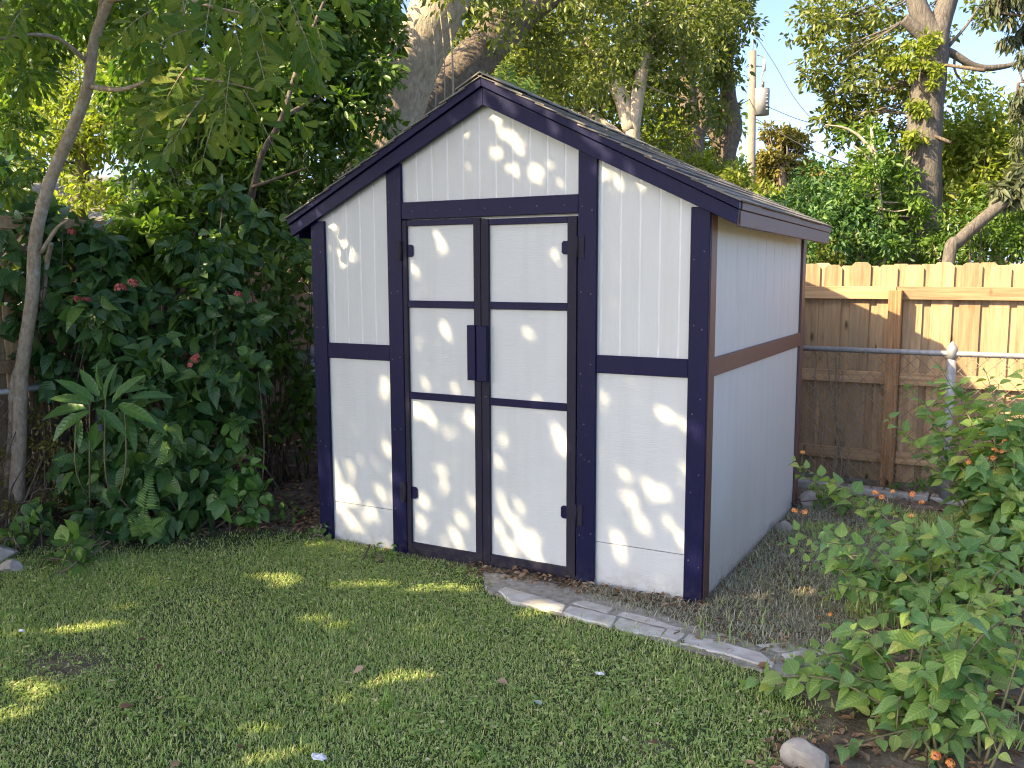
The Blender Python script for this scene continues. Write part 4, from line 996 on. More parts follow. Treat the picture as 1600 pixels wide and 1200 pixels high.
def slender_tree():
    rng = np.random.default_rng(61)
    t = thing('slender_tree', 'slender speckled tree with feathery compound leaves leaning beside the side fence', 'tree', base_of(PG(22, 815)))
    b = np.array(t.location); tm = TM()
    trunk = [b + np.array([0, 0, -.1]), P(30, 700, 6.0), P(34, 580, 5.95), P(50, 470, 5.9), P(56, 370, 5.85), P(78, 285, 5.8), P(108, 215, 5.75), P(136, 140, 5.65), P(148, 60, 5.6), P(178, -20, 5.5), P(200, -110, 5.4)]
    limb(tm, trunk, [.056, .046, .042, .040, .040, .038, .037, .034, .030, .026, .02], 12, 6, 0.04, 2)
    limb(tm, [P(38, 560, 5.95), P(22, 600, 5.97), P(18, 680, 6.05), P(12, 760, 6.1)], [.03, .028, .025, .03], 8, 5, 0.05, 3)
    limb(tm, [P(66, 480, 6.15), P(72, 420, 6.1), P(80, 380, 6.0)], [.022, .02, .014], 7, 5)
    limb(tm, [P(64, 395, 5.86), P(88, 358, 5.8), P(108, 342, 5.75)], [.016, .012, .006], 6, 5)
    limb(tm, [P(152, 62, 5.6), P(160, 0, 5.6), P(150, -60, 5.6)], [.026, .022, .018], 8, 5)
    arms = [[P(140, 135, 5.65), P(190, 140, 5.45), P(250, 122, 5.2), P(330, 125, 5.0), P(400, 140, 4.9)],
            [P(170, 0, 5.5), P(250, -10, 5.2), P(330, 10, 5.0), P(420, 30, 4.9)],
            [P(140, 100, 5.65), P(90, 60, 5.4), P(30, 55, 5.2), P(-30, 70, 5.0)],
            [P(178, -20, 5.5), P(300, -60, 5.0), P(420, -40, 4.8), P(500, 0, 4.8)]]
    for a in arms: limb(tm, a, [.018, .013, .008, .004], 6, 5)
    # sprays of paired leaflets
    ax_pts = [(310, 70, 5.0, -.9, 300), (345, 110, 4.95, -.2, 0), (300, 120, 5.0, -.6, 0), (260, 95, 5.05, -1.0, 0), (365, 60, 4.9, .2, 0), (395, 90, 4.9, .5, 0),
              (345, 190, 4.9, -.1, 0), (380, 165, 4.85, .5, 0), (320, 175, 4.95, -.4, 0), (300, 200, 5.0, -.5, 0), (285, 40, 5.0, -.6, 0), (330, 20, 4.95, 0, 0), (395, 30, 4.85, .3, 0),
              (430, 50, 4.85, .6, 0), (450, 20, 4.85, .4, 0), (240, 40, 5.1, -.8, 0), (215, 110, 5.2, -1, 0), (60, 90, 5.2, -.3, 0), (20, 110, 5.1, -.7, 0), (95, 130, 5.3, .1, 0), (35, 40, 5.2, 0, 0),
              (120, 40, 5.4, .2, 0), (75, 20, 5.3, -.1, 0), (10, 20, 5.2, -.4, 0), (180, 60, 5.4, .3, 0), (410, 130, 4.9, .7, 0), (265, 150, 5.1, -.4, 0), (150, 150, 5.5, .5, 0), (360, 130, 4.9, .1, 0),
              (470, -10, 4.8, .3, 0), (300, -10, 5, -.2, 0), (380, -10, 4.9, .2, 0), (230, -5, 5.1, -.5, 0), (340, 150, 4.9, .4, 0), (130, 95, 5.5, -.3, 0), (50, 140, 5.2, .3, 0), (200, 20, 5.3, -.1, 0)]
    ax_pts = [q for q in ax_pts if q[0] > 235 or (q[0] < 60 and q[1] < 100)]
    ax_pts += [(px_ + rng.normal() * 26, py_ + rng.normal() * 22, d_ + rng.uniform(.05, .5), a_ + rng.normal() * .5, 0) for (px_, py_, d_, a_, _) in ax_pts if px_ > 250]
    Ps, As, Ns, Ss = [], [], [], []
    for (px_, py_, d_, a_, _) in ax_pts:
        p0 = P(px_, py_ - 25, d_); L = rng.uniform(.22, .34); ax = unit(RT * math.sin(a_) - UP * math.cos(a_) + FWD * rng.normal() * .45 + np.array([0, 0, .15]))
        nrm = unit(-FWD * rng.uniform(.7, 1.2) + UP * rng.uniform(.2, .8) + RT * rng.normal() * .4); sd = unit(np.cross(ax, nrm))
        curve = [p0 + ax * (L * q) + np.array([0, 0, -.10 * q * q * L * 3]) for q in (0, .35, .7, 1.0)]
        limb(tm, curve, [.004, .0015], 4, 3, 0)
        k = rng.integers(5, 8)
        for q in range(k):
            f = .12 + .86 * q / (k - 1); p = p0 + ax * (L * f) + np.array([0, 0, -.3 * f * f * L])
            for sg in (-1, 1):
                Ps.append(p); As.append(sd * sg * .9 + ax * (.55 + .3 * f) + rng.normal(size=3) * .12); Ns.append(nrm + rng.normal(size=3) * .22); Ss.append(.112 * rng.uniform(.78, 1.15) * (.75 + .35 * math.sin(f * 2.6)))
        Ps.append(p0 + ax * L + np.array([0, 0, -.3 * L])); As.append(ax); Ns.append(nrm); Ss.append(.1)
    Ps, As, Ns, Ss = map(np.array, (Ps, As, Ns, Ss)); Ps = Ps - b
    me = leaf_variants(T_SPAT, M['lf_compound'])
    leaf_objects(t, me, Ps[:290], As[:290], Ns[:290], Ss[:290])
    tl = TM(); leaves(tl, Ps[290:], As[290:], Ns[290:], Ss[290:], T_SPAT, rng)
    # loose outer foliage round the top
    c1 = np.array([P(20, 30, 5.8), P(100, 0, 5.9), P(200, -20, 5.7), P(40, 120, 6.0), P(230, 60, 5.9), P(20, 200, 5.9), P(10, 290, 5.9)]) - b
    Pn, dd = blob_leaves(rng, c1, np.array([.25, .25, .3, .2, .25, .14, .12]), 1100, .9, .1)
    A = dd + rng.normal(size=(1100, 3)) * .5; A[:, 2] -= .5; N = rng.normal(size=(1100, 3)) * .6; N[:, 2] += .6
    leaves(tl, Pn, A, N, .085 * rng.uniform(.7, 1.2, 1100), T_SPAT, rng)
    o = tl.build('foliage', M['lf_compound'], t); o['kind'] = 'stuff'
    rel(t, tm).build('trunk', M['bark_young'], t)

def understory():
    """dense small-leaved tree before the oak"""
    rng = np.random.default_rng(71)
    t = thing('small_leaved_tree', 'dense small-leaved evergreen hanging over the left roof slope before the oak', 'tree', base_of(P(400, 420, 7.4)))
    b = np.array(t.location); tm = TM()
    limb(tm, [b + np.array([0, 0, -.1]), P(372, 420, 7.3), P(388, 330, 7.2), P(398, 285, 7.1), P(412, 235, 7.0), P(440, 185, 6.9), P(470, 90, 7.0), P(520, -30, 7.2)], [.05, .04, .030, .026, .023, .02, .016, .01], 9, 6, .04, 5)
    limb(tm, [P(395, 292, 7.1), P(430, 280, 7.0), P(480, 262, 6.9)], [.016, .012, .006], 6, 5)
    limb(tm, [P(440, 185, 6.9), P(500, 150, 7.6), P(580, 110, 8.0), P(640, 60, 8.1)], [.02, .014, .01, .005], 7, 5)
    big = [(300, 240, 7.6, .45), (360, 200, 7.6, .5), (420, 130, 7.6, .5), (480, 80, 7.8, .55), (540, 40, 8.0, .55), (555, 0, 8.0, .4), (520, 130, 7.8, .45), (470, 200, 7.7, .45), (440, 270, 7.6, .4),
           (500, 250, 7.9, .4), (380, 300, 7.7, .4), (560, 180, 8.2, .35), (330, 330, 7.6, .4), (300, 90, 7.9, .6), (250, 180, 8.0, .5), (400, 20, 7.8, .6), (480, -10, 8, .6), (540, 290, 8.6, .3), (455, 345, 8.0, .3),
           (220, 20, 8.0, .5), (120, 10, 8.2, .5), (20, 60, 8.2, .5), (15, 200, 8.3, .3), (10, 290, 8.0, .3), (260, 360, 7.4, .25)]
    c = np.array([P(*q[:3]) for q in big]) - b; r = [q[3] for q in big]
    crown(t, 'crown', c, r, 26000, .085, T_SMALL, M['lf_privet'], 72, per=9, frac=.42, droop=.4)
    # bare hanging vine stems
    for q in range(26):
        px_, py_ = rng.uniform(250, 560), rng.uniform(180, 330); d_ = rng.uniform(7.0, 7.8); a0 = P(px_, py_, d_)
        limb(tm, [a0, a0 + np.array([rng.normal() * .08, 0, -.15]), a0 + np.array([rng.normal() * .15, 0, -.35 - rng.random() * .3])], [.004, .003], 4, 4)
    rel(t, tm).build('trunk', M['bark_dark'], t)

def shrub(name, label, base, blobs, n, size, T, mat, seed, nobj, cat='shrub', group=None, stems=9, droop=.45, blossoms=(), front=True, sized=None):
    """leafy bush: the nearest leaves are single objects, the rest one mass"""
    rng = np.random.default_rng(seed)
    t = thing(name, label, cat, base, group); b = np.array(base)
    c = np.array([q[:3] for q in blobs], float); r = np.array([q[3] for q in blobs], float)
    c2, r2 = sub_blobs(rng, c, r, 8, .42)
    Pn, d = blob_leaves(rng, c2, r2, n, .9, .2)
    Pn[:, 2] = np.maximum(Pn[:, 2], .03)
    A = d + rng.normal(size=(n, 3)) * .55 - FWD * .25; A[:, 2] -= droop
    N = rng.normal(size=(n, 3)) * .45 - FWD * .5; N[:, 2] += .8
    S = size * rng.uniform(.55, 1.35, n)
    depth = (Pn - CAM) @ FWD - rng.random(n) * .15; o_ = np.argsort(depth)
    near = o_[:nobj]; far = o_[nobj:]
    if nobj:
        me = leaf_variants(T, mat)
        leaf_objects(t, me, Pn[near] - b, A[near], N[near], S[near])
    tl = TM(); leaves(tl, Pn[far], A[far], N[far], S[far], T, rng)
    o = rel(t, tl).build('foliage', mat, t); o['kind'] = 'stuff'
    tm = TM(); ends = c2[rng.choice(len(c2), min(len(c2), stems * 3), replace=False)]
    for q, e in enumerate(ends):
        s0 = b + np.array([rng.normal() * .12, rng.normal() * .12, -.02])
        limb(tm, [s0, (s0 * .45 + e * .55) + rng.normal(size=3) * .06, e], [.008, .005, .003], 5, 4, 0)
    rel(t, tm).build('stem', M['bark_dark'], t)
    for (p, s_, mt) in blossoms:
        flower(t, np.array(p) - b, s_, mt)
    return t

FL = {}
def flower(t, p, s, mt, nrm=(0, -.3, 1), name='flower_head'):
    key = mt
    if key not in FL:
        rng = np.random.default_rng(5); tm = TM(); n = 46
        d = rsph(n, rng); d[:, 2] = np.abs(d[:, 2]); Pn = d * np.array([.5, .5, .28])
        A = np.cross(d, rsph(n, rng)); leaves(tm, Pn, A, d, np.full(n, .42), (T_DIA[0] * np.array([1.6, 1, 1]), T_DIA[1]), rng)
        FL[key] = tri_mesh('flower_head', np.vstack(tm.V), np.vstack(tm.F), np.concatenate(tm.r), False, M[mt])
    o = bpy.data.objects.new(name, FL[key]); COL.objects.link(o); o.parent = t; o.location = p
    o.scale = (s, s, s); o.rotation_euler = (random.uniform(-.5, .5), random.uniform(-.5, .5), random.uniform(0, 6))

M['fl_orange'] = leaf_mat('orange_floret', [(0.75, 0.26, 0.06), (0.80, 0.38, 0.10), (0.78, 0.22, 0.13), (0.82, 0.52, 0.14)], 0.6, 0.25, 0.8)
M['fl_red'] = leaf_mat('red_floret', [(0.40, 0.05, 0.05), (0.55, 0.12, 0.10), (0.48, 0.20, 0.16)], 0.6, 0.2, 0.8)

def hedge():
    G = 'dark broadleaf shrubs along the side fence'
    B = lambda px_, py_, d_, r_: (*P(px_, py_, d_), r_)
    red = lambda px_, py_, d_, s_: (P(px_, py_, d_), s_, 'fl_red')
    shrub('broadleaf_shrub', 'dark shrub with red flower clusters tangled round the slender tree trunk', base_of(P(70, 400, 6.3)),
          [B(10, 450, 6.1, .16), B(90, 440, 6.2, .22), B(140, 455, 6.3, .2), B(170, 490, 6.2, .28), B(60, 510, 6.3, .15), B(130, 520, 6.3, .22), B(20, 350, 6.2, .15), B(90, 350, 6.4, .18), B(5, 250, 6.3, .2), B(40, 410, 6.1, .14), B(125, 385, 6.3, .2), B(185, 425, 6.3, .2), B(60, 560, 6.2, .13), B(110, 600, 6.2, .13), B(20, 540, 6.2, .1)],
          1350, .125, T_OVATE, M['lf_hedge'], 81, 150, group=G, blossoms=[red(135, 470, 6.0, .06), (P(120, 468, 6.0), .05, 'fl_red'), red(188, 450, 5.95, .07), red(208, 442, 5.95, .06), red(112, 362, 6.2, .05)])
    shrub('broadleaf_shrub', 'leafy middle shrub with pink flower spikes left of the dark hedge gap', base_of(P(280, 420, 6.2)),
          [B(230, 490, 6.3, .25), B(290, 480, 6.4, .25), B(240, 540, 6.2, .3), B(300, 530, 6.2, .32), B(350, 470, 6.4, .3), B(330, 590, 6.15, .28), B(250, 610, 6.1, .26), B(340, 430, 6.6, .2), B(310, 400, 6.6, .22), B(380, 370, 6.9, .24), B(360, 330, 7.0, .2)],
          1500, .115, T_OVATE, M['lf_hedge'], 82, 220, group=G, blossoms=[red(304, 562, 5.8, .045), red(298, 570, 5.8, .04), red(308, 556, 5.8, .035), red(372, 460, 6.1, .05)])
    shrub('broadleaf_shrub', 'dense dark shrub pressed against the left front corner of the shed', base_of(P(430, 420, 6.9)),
          [B(400, 430, 6.8, .3), B(450, 430, 6.9, .24), B(420, 520, 6.9, .32), B(460, 500, 7.0, .28), B(470, 400, 7.2, .26), B(380, 560, 6.8, .28), B(440, 600, 7.1, .3), B(430, 680, 7.1, .26), B(390, 390, 7.0, .26), B(470, 640, 7.4, .22)],
          1700, .088, T_OVATE, M['lf_privet'], 83, 160, group=G)
    shrub('broadleaf_shrub', 'low blue-green shrub with drooping toothed leaves at the hedge foot', base_of(PG(300, 815)),
          [B(220, 700, 5.9, .24), B(290, 690, 5.95, .26), B(200, 760, 5.75, .2), B(270, 770, 5.75, .22), B(340, 700, 6.0, .24), B(320, 640, 6.1, .24), B(130, 740, 5.9, .2), B(360, 760, 5.95, .18), B(150, 800, 5.6, .12), B(300, 790, 5.7, .12), B(60, 800, 5.7, .12), B(200, 815, 5.45, .1), B(250, 812, 5.5, .09)],
          950, .13, T_OVATE, M['lf_hedge'], 84, 200, group=G, droop=.8)
    shrub('broadleaf_shrub', 'upright young shrub with pale rounded leaves before the dark hedge gap', base_of(PG(385, 815)),
          [B(372, 660, 5.7, .06), B(380, 700, 5.65, .07), B(375, 740, 5.6, .08), B(400, 765, 5.6, .08), B(360, 770, 5.6, .08), B(388, 800, 5.6, .07), B(395, 570, 5.9, .07)],
          110, .085, T_ROUND, M['lf_ginger'], 85, 100, group=G, stems=3, droop=.2)
    # ginger-like plant
    t = thing('ginger_plant', 'ginger-like plant with long lance leaves fanned before the hedge', 'plant', base_of(PG(165, 815)))
    b = np.array(t.location); rng = np.random.default_rng(86); me = tri_mesh('leaf', *T_LANCE, None, True, M['lf_ginger'])
    me2 = (T_LANCE[0] * np.array([1.2, 1, 1.0]), T_LANCE[1]); me = tri_mesh('leaf', *me2, None, True, M['lf_ginger'], me2[0])
    spec = [((165, 625), (167, 570)), ((155, 620), (128, 580)), ((148, 628), (100, 590)), ((140, 632), (82, 612)), ((135, 638), (62, 640)), ((120, 645), (80, 680)), ((140, 642), (95, 665)),
            ((150, 638), (178, 670)), ((158, 640), (196, 672)), ((185, 632), (230, 650)), ((195, 634), (252, 664)), ((205, 622), (260, 610)), ((180, 615), (218, 600)), ((125, 655), (120, 690)), ((160, 610), (142, 575)), ((150, 660), (140, 700)), ((190, 640), (215, 690)), ((175, 630), (205, 585))]
    Pn, A, N, S = [], [], [], []
    for q, (a, c) in enumerate(spec):
        d0 = 5.35 + .12 * math.sin(q * 2.1); p0 = P(*a, d0); p1 = P(*c, d0 - .03 + .06 * math.cos(q * 1.7)); v = p1 - p0
        Pn.append(p0 - b); A.append(v); N.append(-FWD * .8 + UP * .8 + RT * rng.normal() * .5); S.append(np.linalg.norm(v) * 1.12)
    leaf_objects(t, me, np.array(Pn), np.array(A), np.array(N), np.array(S))
    tm = TM()
    for a in ((165, 620), (140, 632), (195, 634), (120, 648)):
        limb(tm, [b + rng.normal(size=3) * np.array([.05, .05, 0]), P(a[0], 740, 5.45), P(*a, 5.4)], [.006, .005, .004], 6, 5, 0)
    rel(t, tm).build('stem', M['stem'], t)
    # yellow tangle of dry stems at far left
    shrub('dry_creeper', 'yellowing creeper tangle over the fence boards at the left edge', base_of(PG(40, 815)),
          [B(60, 680, 6.1, .14), B(30, 720, 6.1, .16), B(90, 700, 6.0, .1), B(40, 640, 6.1, .1), B(30, 790, 5.9, .1), B(90, 770, 5.9, .1)], 900, .035, T_SMALL, M['lf_gold'], 87, 0, stems=10)
    # bed-edge weeds
    def weed(label, px_, py_, n, size, T, mat, seed, r, h):
        g = PG(px_, py_); 
        return shrub('weed', label, (g[0], g[1], 0), [(g[0], g[1], h, r), (g[0] + r * .6, g[1] - r * .3, h * .7, r * .7), (g[0] - r * .7, g[1], h * .6, r * .7)], n, size, T, mat, seed, n, cat='weed', stems=4, droop=.0, group='weeds along the lawn edge')
    weed('heart-leaved weed clump on the lawn edge at the hedge foot', 110, 885, 30, .085, T_ROUND, M['lf_weed'], 91, .11, .10)
    weed('small heart-leaved weed at the far left edge of the lawn', 20, 862, 12, .07, T_ROUND, M['lf_weed'], 92, .07, .11)
    weed('dark broad-leaved weed between the clump and the hedge', 150, 850, 12, .13, T_OVATE, M['lf_hedge'], 93, .10, .09)
    weed('light green weed tuft in the lawn corner below the hedge', 290, 838, 26, .05, T_OVATE, M['lf_weed'], 94, .08, .06)
    weed('small weed tuft at the left foot of the shed', 500, 838, 22, .035, T_ROUND, M['lf_weed'], 95, .07, .03)
    weed('bushy weed by the leaf litter near the shed corner', 375, 822, 30, .055, T_OVATE, M['lf_weed'], 96, .10, .07)
    weed('weed sprouting from the lawn nearest the shed doors', 600, 868, 24, .03, T_OVATE, M['lf_weed'], 97, .08, .03)
    weed('trailing weed patch on the bare soil left of the heart-leaved clump', 55, 850, 40, .06, T_ROUND, M['lf_weed'], 141, .13, .07)
    weed('low dark leaves at the hedge foot right of the fern', 300, 825, 34, .075, T_OVATE, M['lf_hedge'], 142, .13, .06)
    weed('mixed weeds at the hedge foot under the ginger-like plant', 190, 838, 40, .06, T_OVATE, M['lf_weed'], 143, .13, .06)
    weed('sprawling weed on the litter beside the shed corner', 440, 812, 34, .05, T_OVATE, M['lf_weed'], 144, .12, .05)
    # fern
    t = thing('fern', 'small bright green fern upright before the hedge foot', 'fern', base_of(PG(228, 838))); b = np.array(t.location); tl = TM(); rng = np.random.default_rng(98)
    for (a, c) in (((225, 800), (236, 738)), ((226, 838), (200, 805)), ((230, 832), (262, 808)), ((224, 836), (226, 792))):
        p0, p1 = P(*a, 5.35), P(*c, 5.25); n = 14; tt = np.linspace(.12, 1, n)
        for q in (-1, 1):
            Pn = p0 + (p1 - p0) * tt[:, None]; ax = unit(p1 - p0); sd = unit(np.cross(ax, FWD)) * q
            leaves(tl, Pn, np.tile(sd + ax * .3, (n, 1)), np.tile(-FWD + UP * .3, (n, 1)), .07 * (1.15 - tt), T_LANCE, rng)
    rel(t, tl).build('fronds', M['lf_weed'], t)
    # blade tufts standing out of the lawn
    for (px_, py_, l) in ((950, 1122, 'bright yellow-green grass tuft standing out right of mid lawn'), (745, 1185, 'tall thin grass tuft at the bottom edge of the lawn'), (600, 1110, 'small blade tuft left of the tall lawn tuft')):
        g = PG(px_, py_); t = thing('grass_tuft', l, 'grass tuft', (g[0], g[1], 0), 'grass tufts in the lawn'); k = 9
        V, F = blade_mesh(np.random.default_rng(int(px_)), np.full(k, g[0]) + rng.normal(size=k) * .012, np.full(k, g[1]) + rng.normal(size=k) * .012, rng.uniform(.05, .10, k), rng.uniform(.004, .007, k), rng.uniform(.1, .8, k))
        V = V - np.array([g[0], g[1], 0]); link('blades', tri_mesh('blades', V, F, np.full(len(V), .45), False, M['lf_weed']), t)

def lantana():
    me = leaf_variants(T_LANT, M['lf_lantana'])
    def bush(label, base, stems_, seed, flowers, lsz=.080, nobj=290, name='lantana_bush'):
        rng = np.random.default_rng(seed); t = thing(name, label, 'shrub', base, 'orange flowered lantana bushes'); b = np.array(base); tm = TM()
        Ps, As, Ns, Ss = [], [], [], []
        for (p0, p1, bow) in stems_:
            p0, p1 = np.array(p0), np.array(p1); mid = (p0 + p1) / 2 + np.array([0, 0, bow]) + rng.normal(size=3) * .03
            c = spline([p0, mid, p1], 10); V, F = tube(c, [.006, .004, .002], 5); tm.add(V, F)
            L = np.linalg.norm(np.diff(c, axis=0), axis=1).sum(); k = max(4, int(L / .062))
            for q in range(k):
                f = .22 + .78 * q / (k - 1); i = min(int(f * (len(c) - 1)), len(c) - 2); p = c[i] + (c[i + 1] - c[i]) * (f * (len(c) - 1) - i)
                ax = unit(c[i + 1] - c[i]); ph = q * 1.57 + rng.normal() * .3; e1 = unit(np.cross(ax, np.array([.3, .2, 1]))); e2 = np.cross(ax, e1)
                for sg in (1, -1):
                    dr = (e1 * math.cos(ph) + e2 * math.sin(ph)) * sg
                    a = dr + ax * .45 + rng.normal(size=3) * .15; a[2] = a[2] * .6 - .12
                    Ps.append(p + dr * .008); As.append(a); Ns.append(np.array([0, 0, 1.0]) + rng.normal(size=3) * .35 + dr * -.1 - FWD * .3); Ss.append(lsz * rng.uniform(.45, 1.3) * (1.1 - .5 * f ** 4))
        Ps, As, Ns, Ss = map(np.array, (Ps, As, Ns, Ss))
        o_ = np.argsort((Ps - CAM) @ FWD); near, far = o_[:nobj], o_[nobj:]
        leaf_objects(t, me, Ps[near] - b, As[near], Ns[near], Ss[near])
        if len(far):
            tl = TM(); leaves(tl, Ps[far], As[far], Ns[far], Ss[far], T_LANT, rng); o = rel(t, tl).build('foliage', M['lf_lantana'], t); o['kind'] = 'stuff'
        for f in flowers:
            p = P(*f[:3]); flower(t, p - b, .82 * (f[3] if len(f) > 3 else .034), 'fl_orange')
            V, F = tube(spline([p, p + np.array([rng.normal() * .02, rng.normal() * .02, -.05]), p + np.array([rng.normal() * .03, 0, -.10])], 4), .0018, 4); tm.add(V, F)
        rel(t, tm).build('stem', M['stem'], t)
    rng = np.random.default_rng(101)
    def st(base, targets):
        out = []
        for (px_, py_, d_) in targets:
            e = P(px_, py_, d_); s0 = np.array(base) + rng.normal(size=3) * np.array([.10, .10, 0]); s0[2] = 0
            out.append((s0, e, .06 + .10 * rng.random()))
        return out
    def rnd(n, x0, x1, y0, y1, d0, d1): return [(rng.uniform(x0, x1), rng.uniform(y0, y1), rng.uniform(d0, d1)) for _ in range(n)]
    b1 = (2.38, -0.85, 0)
    bush('nearest lantana bush sprawling low over the lawn corner beside the pale rock', b1,
         st(b1, [(1165, 1060, 3.55), (1185, 1075, 3.5), (1300, 985, 3.7), (1260, 1010, 3.75), (1340, 1010, 3.5), (1420, 1000, 3.45), (1500, 960, 3.4), (1560, 930, 3.4), (1600, 1000, 3.1), (1480, 1040, 3.2), (1400, 1080, 3.25),
                 (1330, 1060, 3.4), (1280, 1080, 3.5), (1540, 1080, 3.0), (1470, 1130, 3.0), (1400, 1150, 3.1), (1580, 1140, 2.9), (1560, 1180, 2.85), (1450, 1190, 2.95), (1360, 1120, 3.2), (1500, 1000, 3.3), (1240, 1030, 3.8), (1590, 960, 3.3), (1610, 1040, 3.05), (1570, 1010, 3.2), (1600, 930, 3.5), (1540, 980, 3.35)] + rnd(22, 1300, 1620, 930, 1190, 2.9, 3.6)),
         111, [(1462, 1180, 2.92), (1485, 1192, 2.9, .03)])
    b2 = (2.30, 0.15, 0)
    bush('middle lantana bush whose leaves spill before the dry strip, several orange heads', b2,
         st(b2, [(1245, 830, 4.5), (1225, 850, 4.4), (1260, 880, 4.3), (1300, 860, 4.4), (1350, 820, 4.5), (1400, 800, 4.5), (1440, 830, 4.4), (1480, 850, 4.3), (1540, 850, 4.2), (1600, 870, 4.1), (1380, 870, 4.3), (1330, 900, 4.2), (1420, 900, 4.1), (1500, 900, 4.0), (1560, 920, 3.9), (1290, 930, 4.1), (1360, 960, 3.9), (1450, 950, 3.8), (1238, 722, 4.9), (1250, 740, 4.9), (1590, 900, 3.9), (1560, 880, 4.1), (1610, 840, 4.2), (1520, 830, 4.3), (1570, 820, 4.3)] + rnd(22, 1280, 1620, 830, 980, 3.8, 4.4)),
         112, [(1242, 798, 4.5), (1258, 800, 4.5), (1368, 770, 4.5), (1378, 776, 4.5, .03), (1426, 772, 4.45), (1440, 785, 4.45, .03), (1254, 707, 4.9, .03), (1298, 960, 4.2, .026), (1424, 806, 4.4, .03), (1395, 768, 4.5, .026)])
    b3 = (2.62, 1.0, 0)
    bush('tall lantana bush arching before the chain link post', b3,
         st(b3, [(1400, 665, 5.0), (1390, 655, 5.0), (1420, 605, 5.1), (1470, 575, 5.1), (1460, 600, 5.1), (1500, 600, 5.0), (1530, 640, 4.9), (1580, 640, 4.8), (1620, 610, 4.8), (1600, 690, 4.7), (1540, 690, 4.8), (1480, 720, 4.9), (1470, 690, 5.0), (1560, 740, 4.7), (1600, 760, 4.5), (1500, 760, 4.8), (1590, 800, 4.4), (1610, 720, 4.6), (1445, 640, 5.0), (1560, 600, 4.9), (1600, 570, 4.9), (1540, 580, 5.0), (1590, 660, 4.7), (1570, 770, 4.5), (1600, 830, 4.3), (1530, 780, 4.6)] + rnd(14, 1500, 1640, 620, 800, 4.5, 5.0)),
         113, [(1514, 722, 4.8), (1554, 703, 4.7, .035), (1570, 690, 4.7, .035), (1552, 715, 4.7, .03), (1566, 705, 4.7, .03)], lsz=.098)
    # small weeds at the fence foot
    B = lambda px_, py_, d_, r_: (*P(px_, py_, d_), r_)
    shrub('weed', 'leafy weed patch between the concrete strip and the lantana', base_of(PG(1440, 775)), [B(1440, 755, 6.6, .07), B(1400, 760, 6.6, .05), B(1460, 745, 6.6, .05)], 40, .06, T_OVATE, M['lf_weed'], 121, 40, cat='weed', stems=3)
    shrub('weed', 'low green weeds at the back corner of the white side wall', base_of(PG(1290, 790)), [B(1285, 770, 6.2, .06), B(1320, 785, 6.0, .06), B(1360, 800, 5.9, .06)], 70, .05, T_OVATE, M['lf_weed'], 122, 60, cat='weed', stems=3)
    tm = TM(); r2 = np.random.default_rng(9); t = thing('dry_vine', 'thin brown vine climbing the chain link by the shed corner', 'vine', base_of(P(1290, 600, 6.9)))
    for q in range(8):
        x0 = 1275 + r2.uniform(0, 40); pts = [P(x0 + r2.normal() * 8, 760 - k * 55, 6.93 + r2.normal() * .03) for k in range(5)]
        limb(tm, pts, [.005, .003], 4, 5)
    rel(t, tm).build('stem', M['vine'], t)

# ------------------------------------------------------------------ beyond the fences
def tree(name, label, base_px, depth, trunk, rad, blobs, n, size, mat, bark, seed, T=T_SMALL, per=12, frac=.36, extra=(), group='trees beyond the fences', droop=.35):
    b = P(base_px, 430, depth); b = np.array([b[0], b[1], 0.0])
    t = thing(name, label, 'tree', tuple(b), group); tm = TM()
    pts = [b + np.array([0, 0, -.3])] + [P(q[0], q[1], q[2] if len(q) > 2 else depth) for q in trunk]
    limb(tm, pts, rad, 12, 7, .06, seed)
    for (ep, er) in extra: limb(tm, [P(q[0], q[1], q[2] if len(q) > 2 else depth) for q in ep], er, 8, 6, .05, seed + 1)
    c = np.array([P(q[0], q[1], q[2]) for q in blobs]) - b
    o, c2 = crown(t, 'crown', c, [q[3] for q in blobs], n, size, T, mat, seed, per, frac, droop)
    rng = np.random.default_rng(seed + 7); allp = np.vstack([np.array(v) for v in tm.V])
    twigs(tm, rng, allp, (c2 + b)[rng.choice(len(c2), min(40, len(c2)), replace=False)], .018 * depth / 14)
    rel(t, tm).build('trunk', bark, t); return t

def bushes(name, label, blobs, n, size, mat, seed, per=16, frac=.33, T=T_SMALL, group='shrubs beyond the fences', ground=True):
    b = np.array(P(blobs[0][0], 430, blobs[0][2])); b[2] = 0
    t = thing(name, label, 'shrub', tuple(b), group)
    c = np.array([P(q[0], q[1], q[2]) for q in blobs]) - b
    o, c2 = crown(t, 'foliage', c, [q[3] for q in blobs], n, size, T, mat, seed, per, frac)
    tm = TM(); rng = np.random.default_rng(seed)
    for i in rng.choice(len(c2), 14 if ground else 5, replace=False): limb(tm, [(b if ground else c2[i] + b - np.array([0, 0, .5])) + np.array([rng.normal() * .3, rng.normal() * .3, 0]), ((b + c2[i] + b) / 2 if ground else c2[i] + b - np.array([0, 0, .25])) + rng.normal(size=3) * (.1 if ground else .02), c2[i] + b], [.03, .02, .01], 5, 4, 0)
    rel(t, tm).build('stem', M['bark_dark'], t); return t

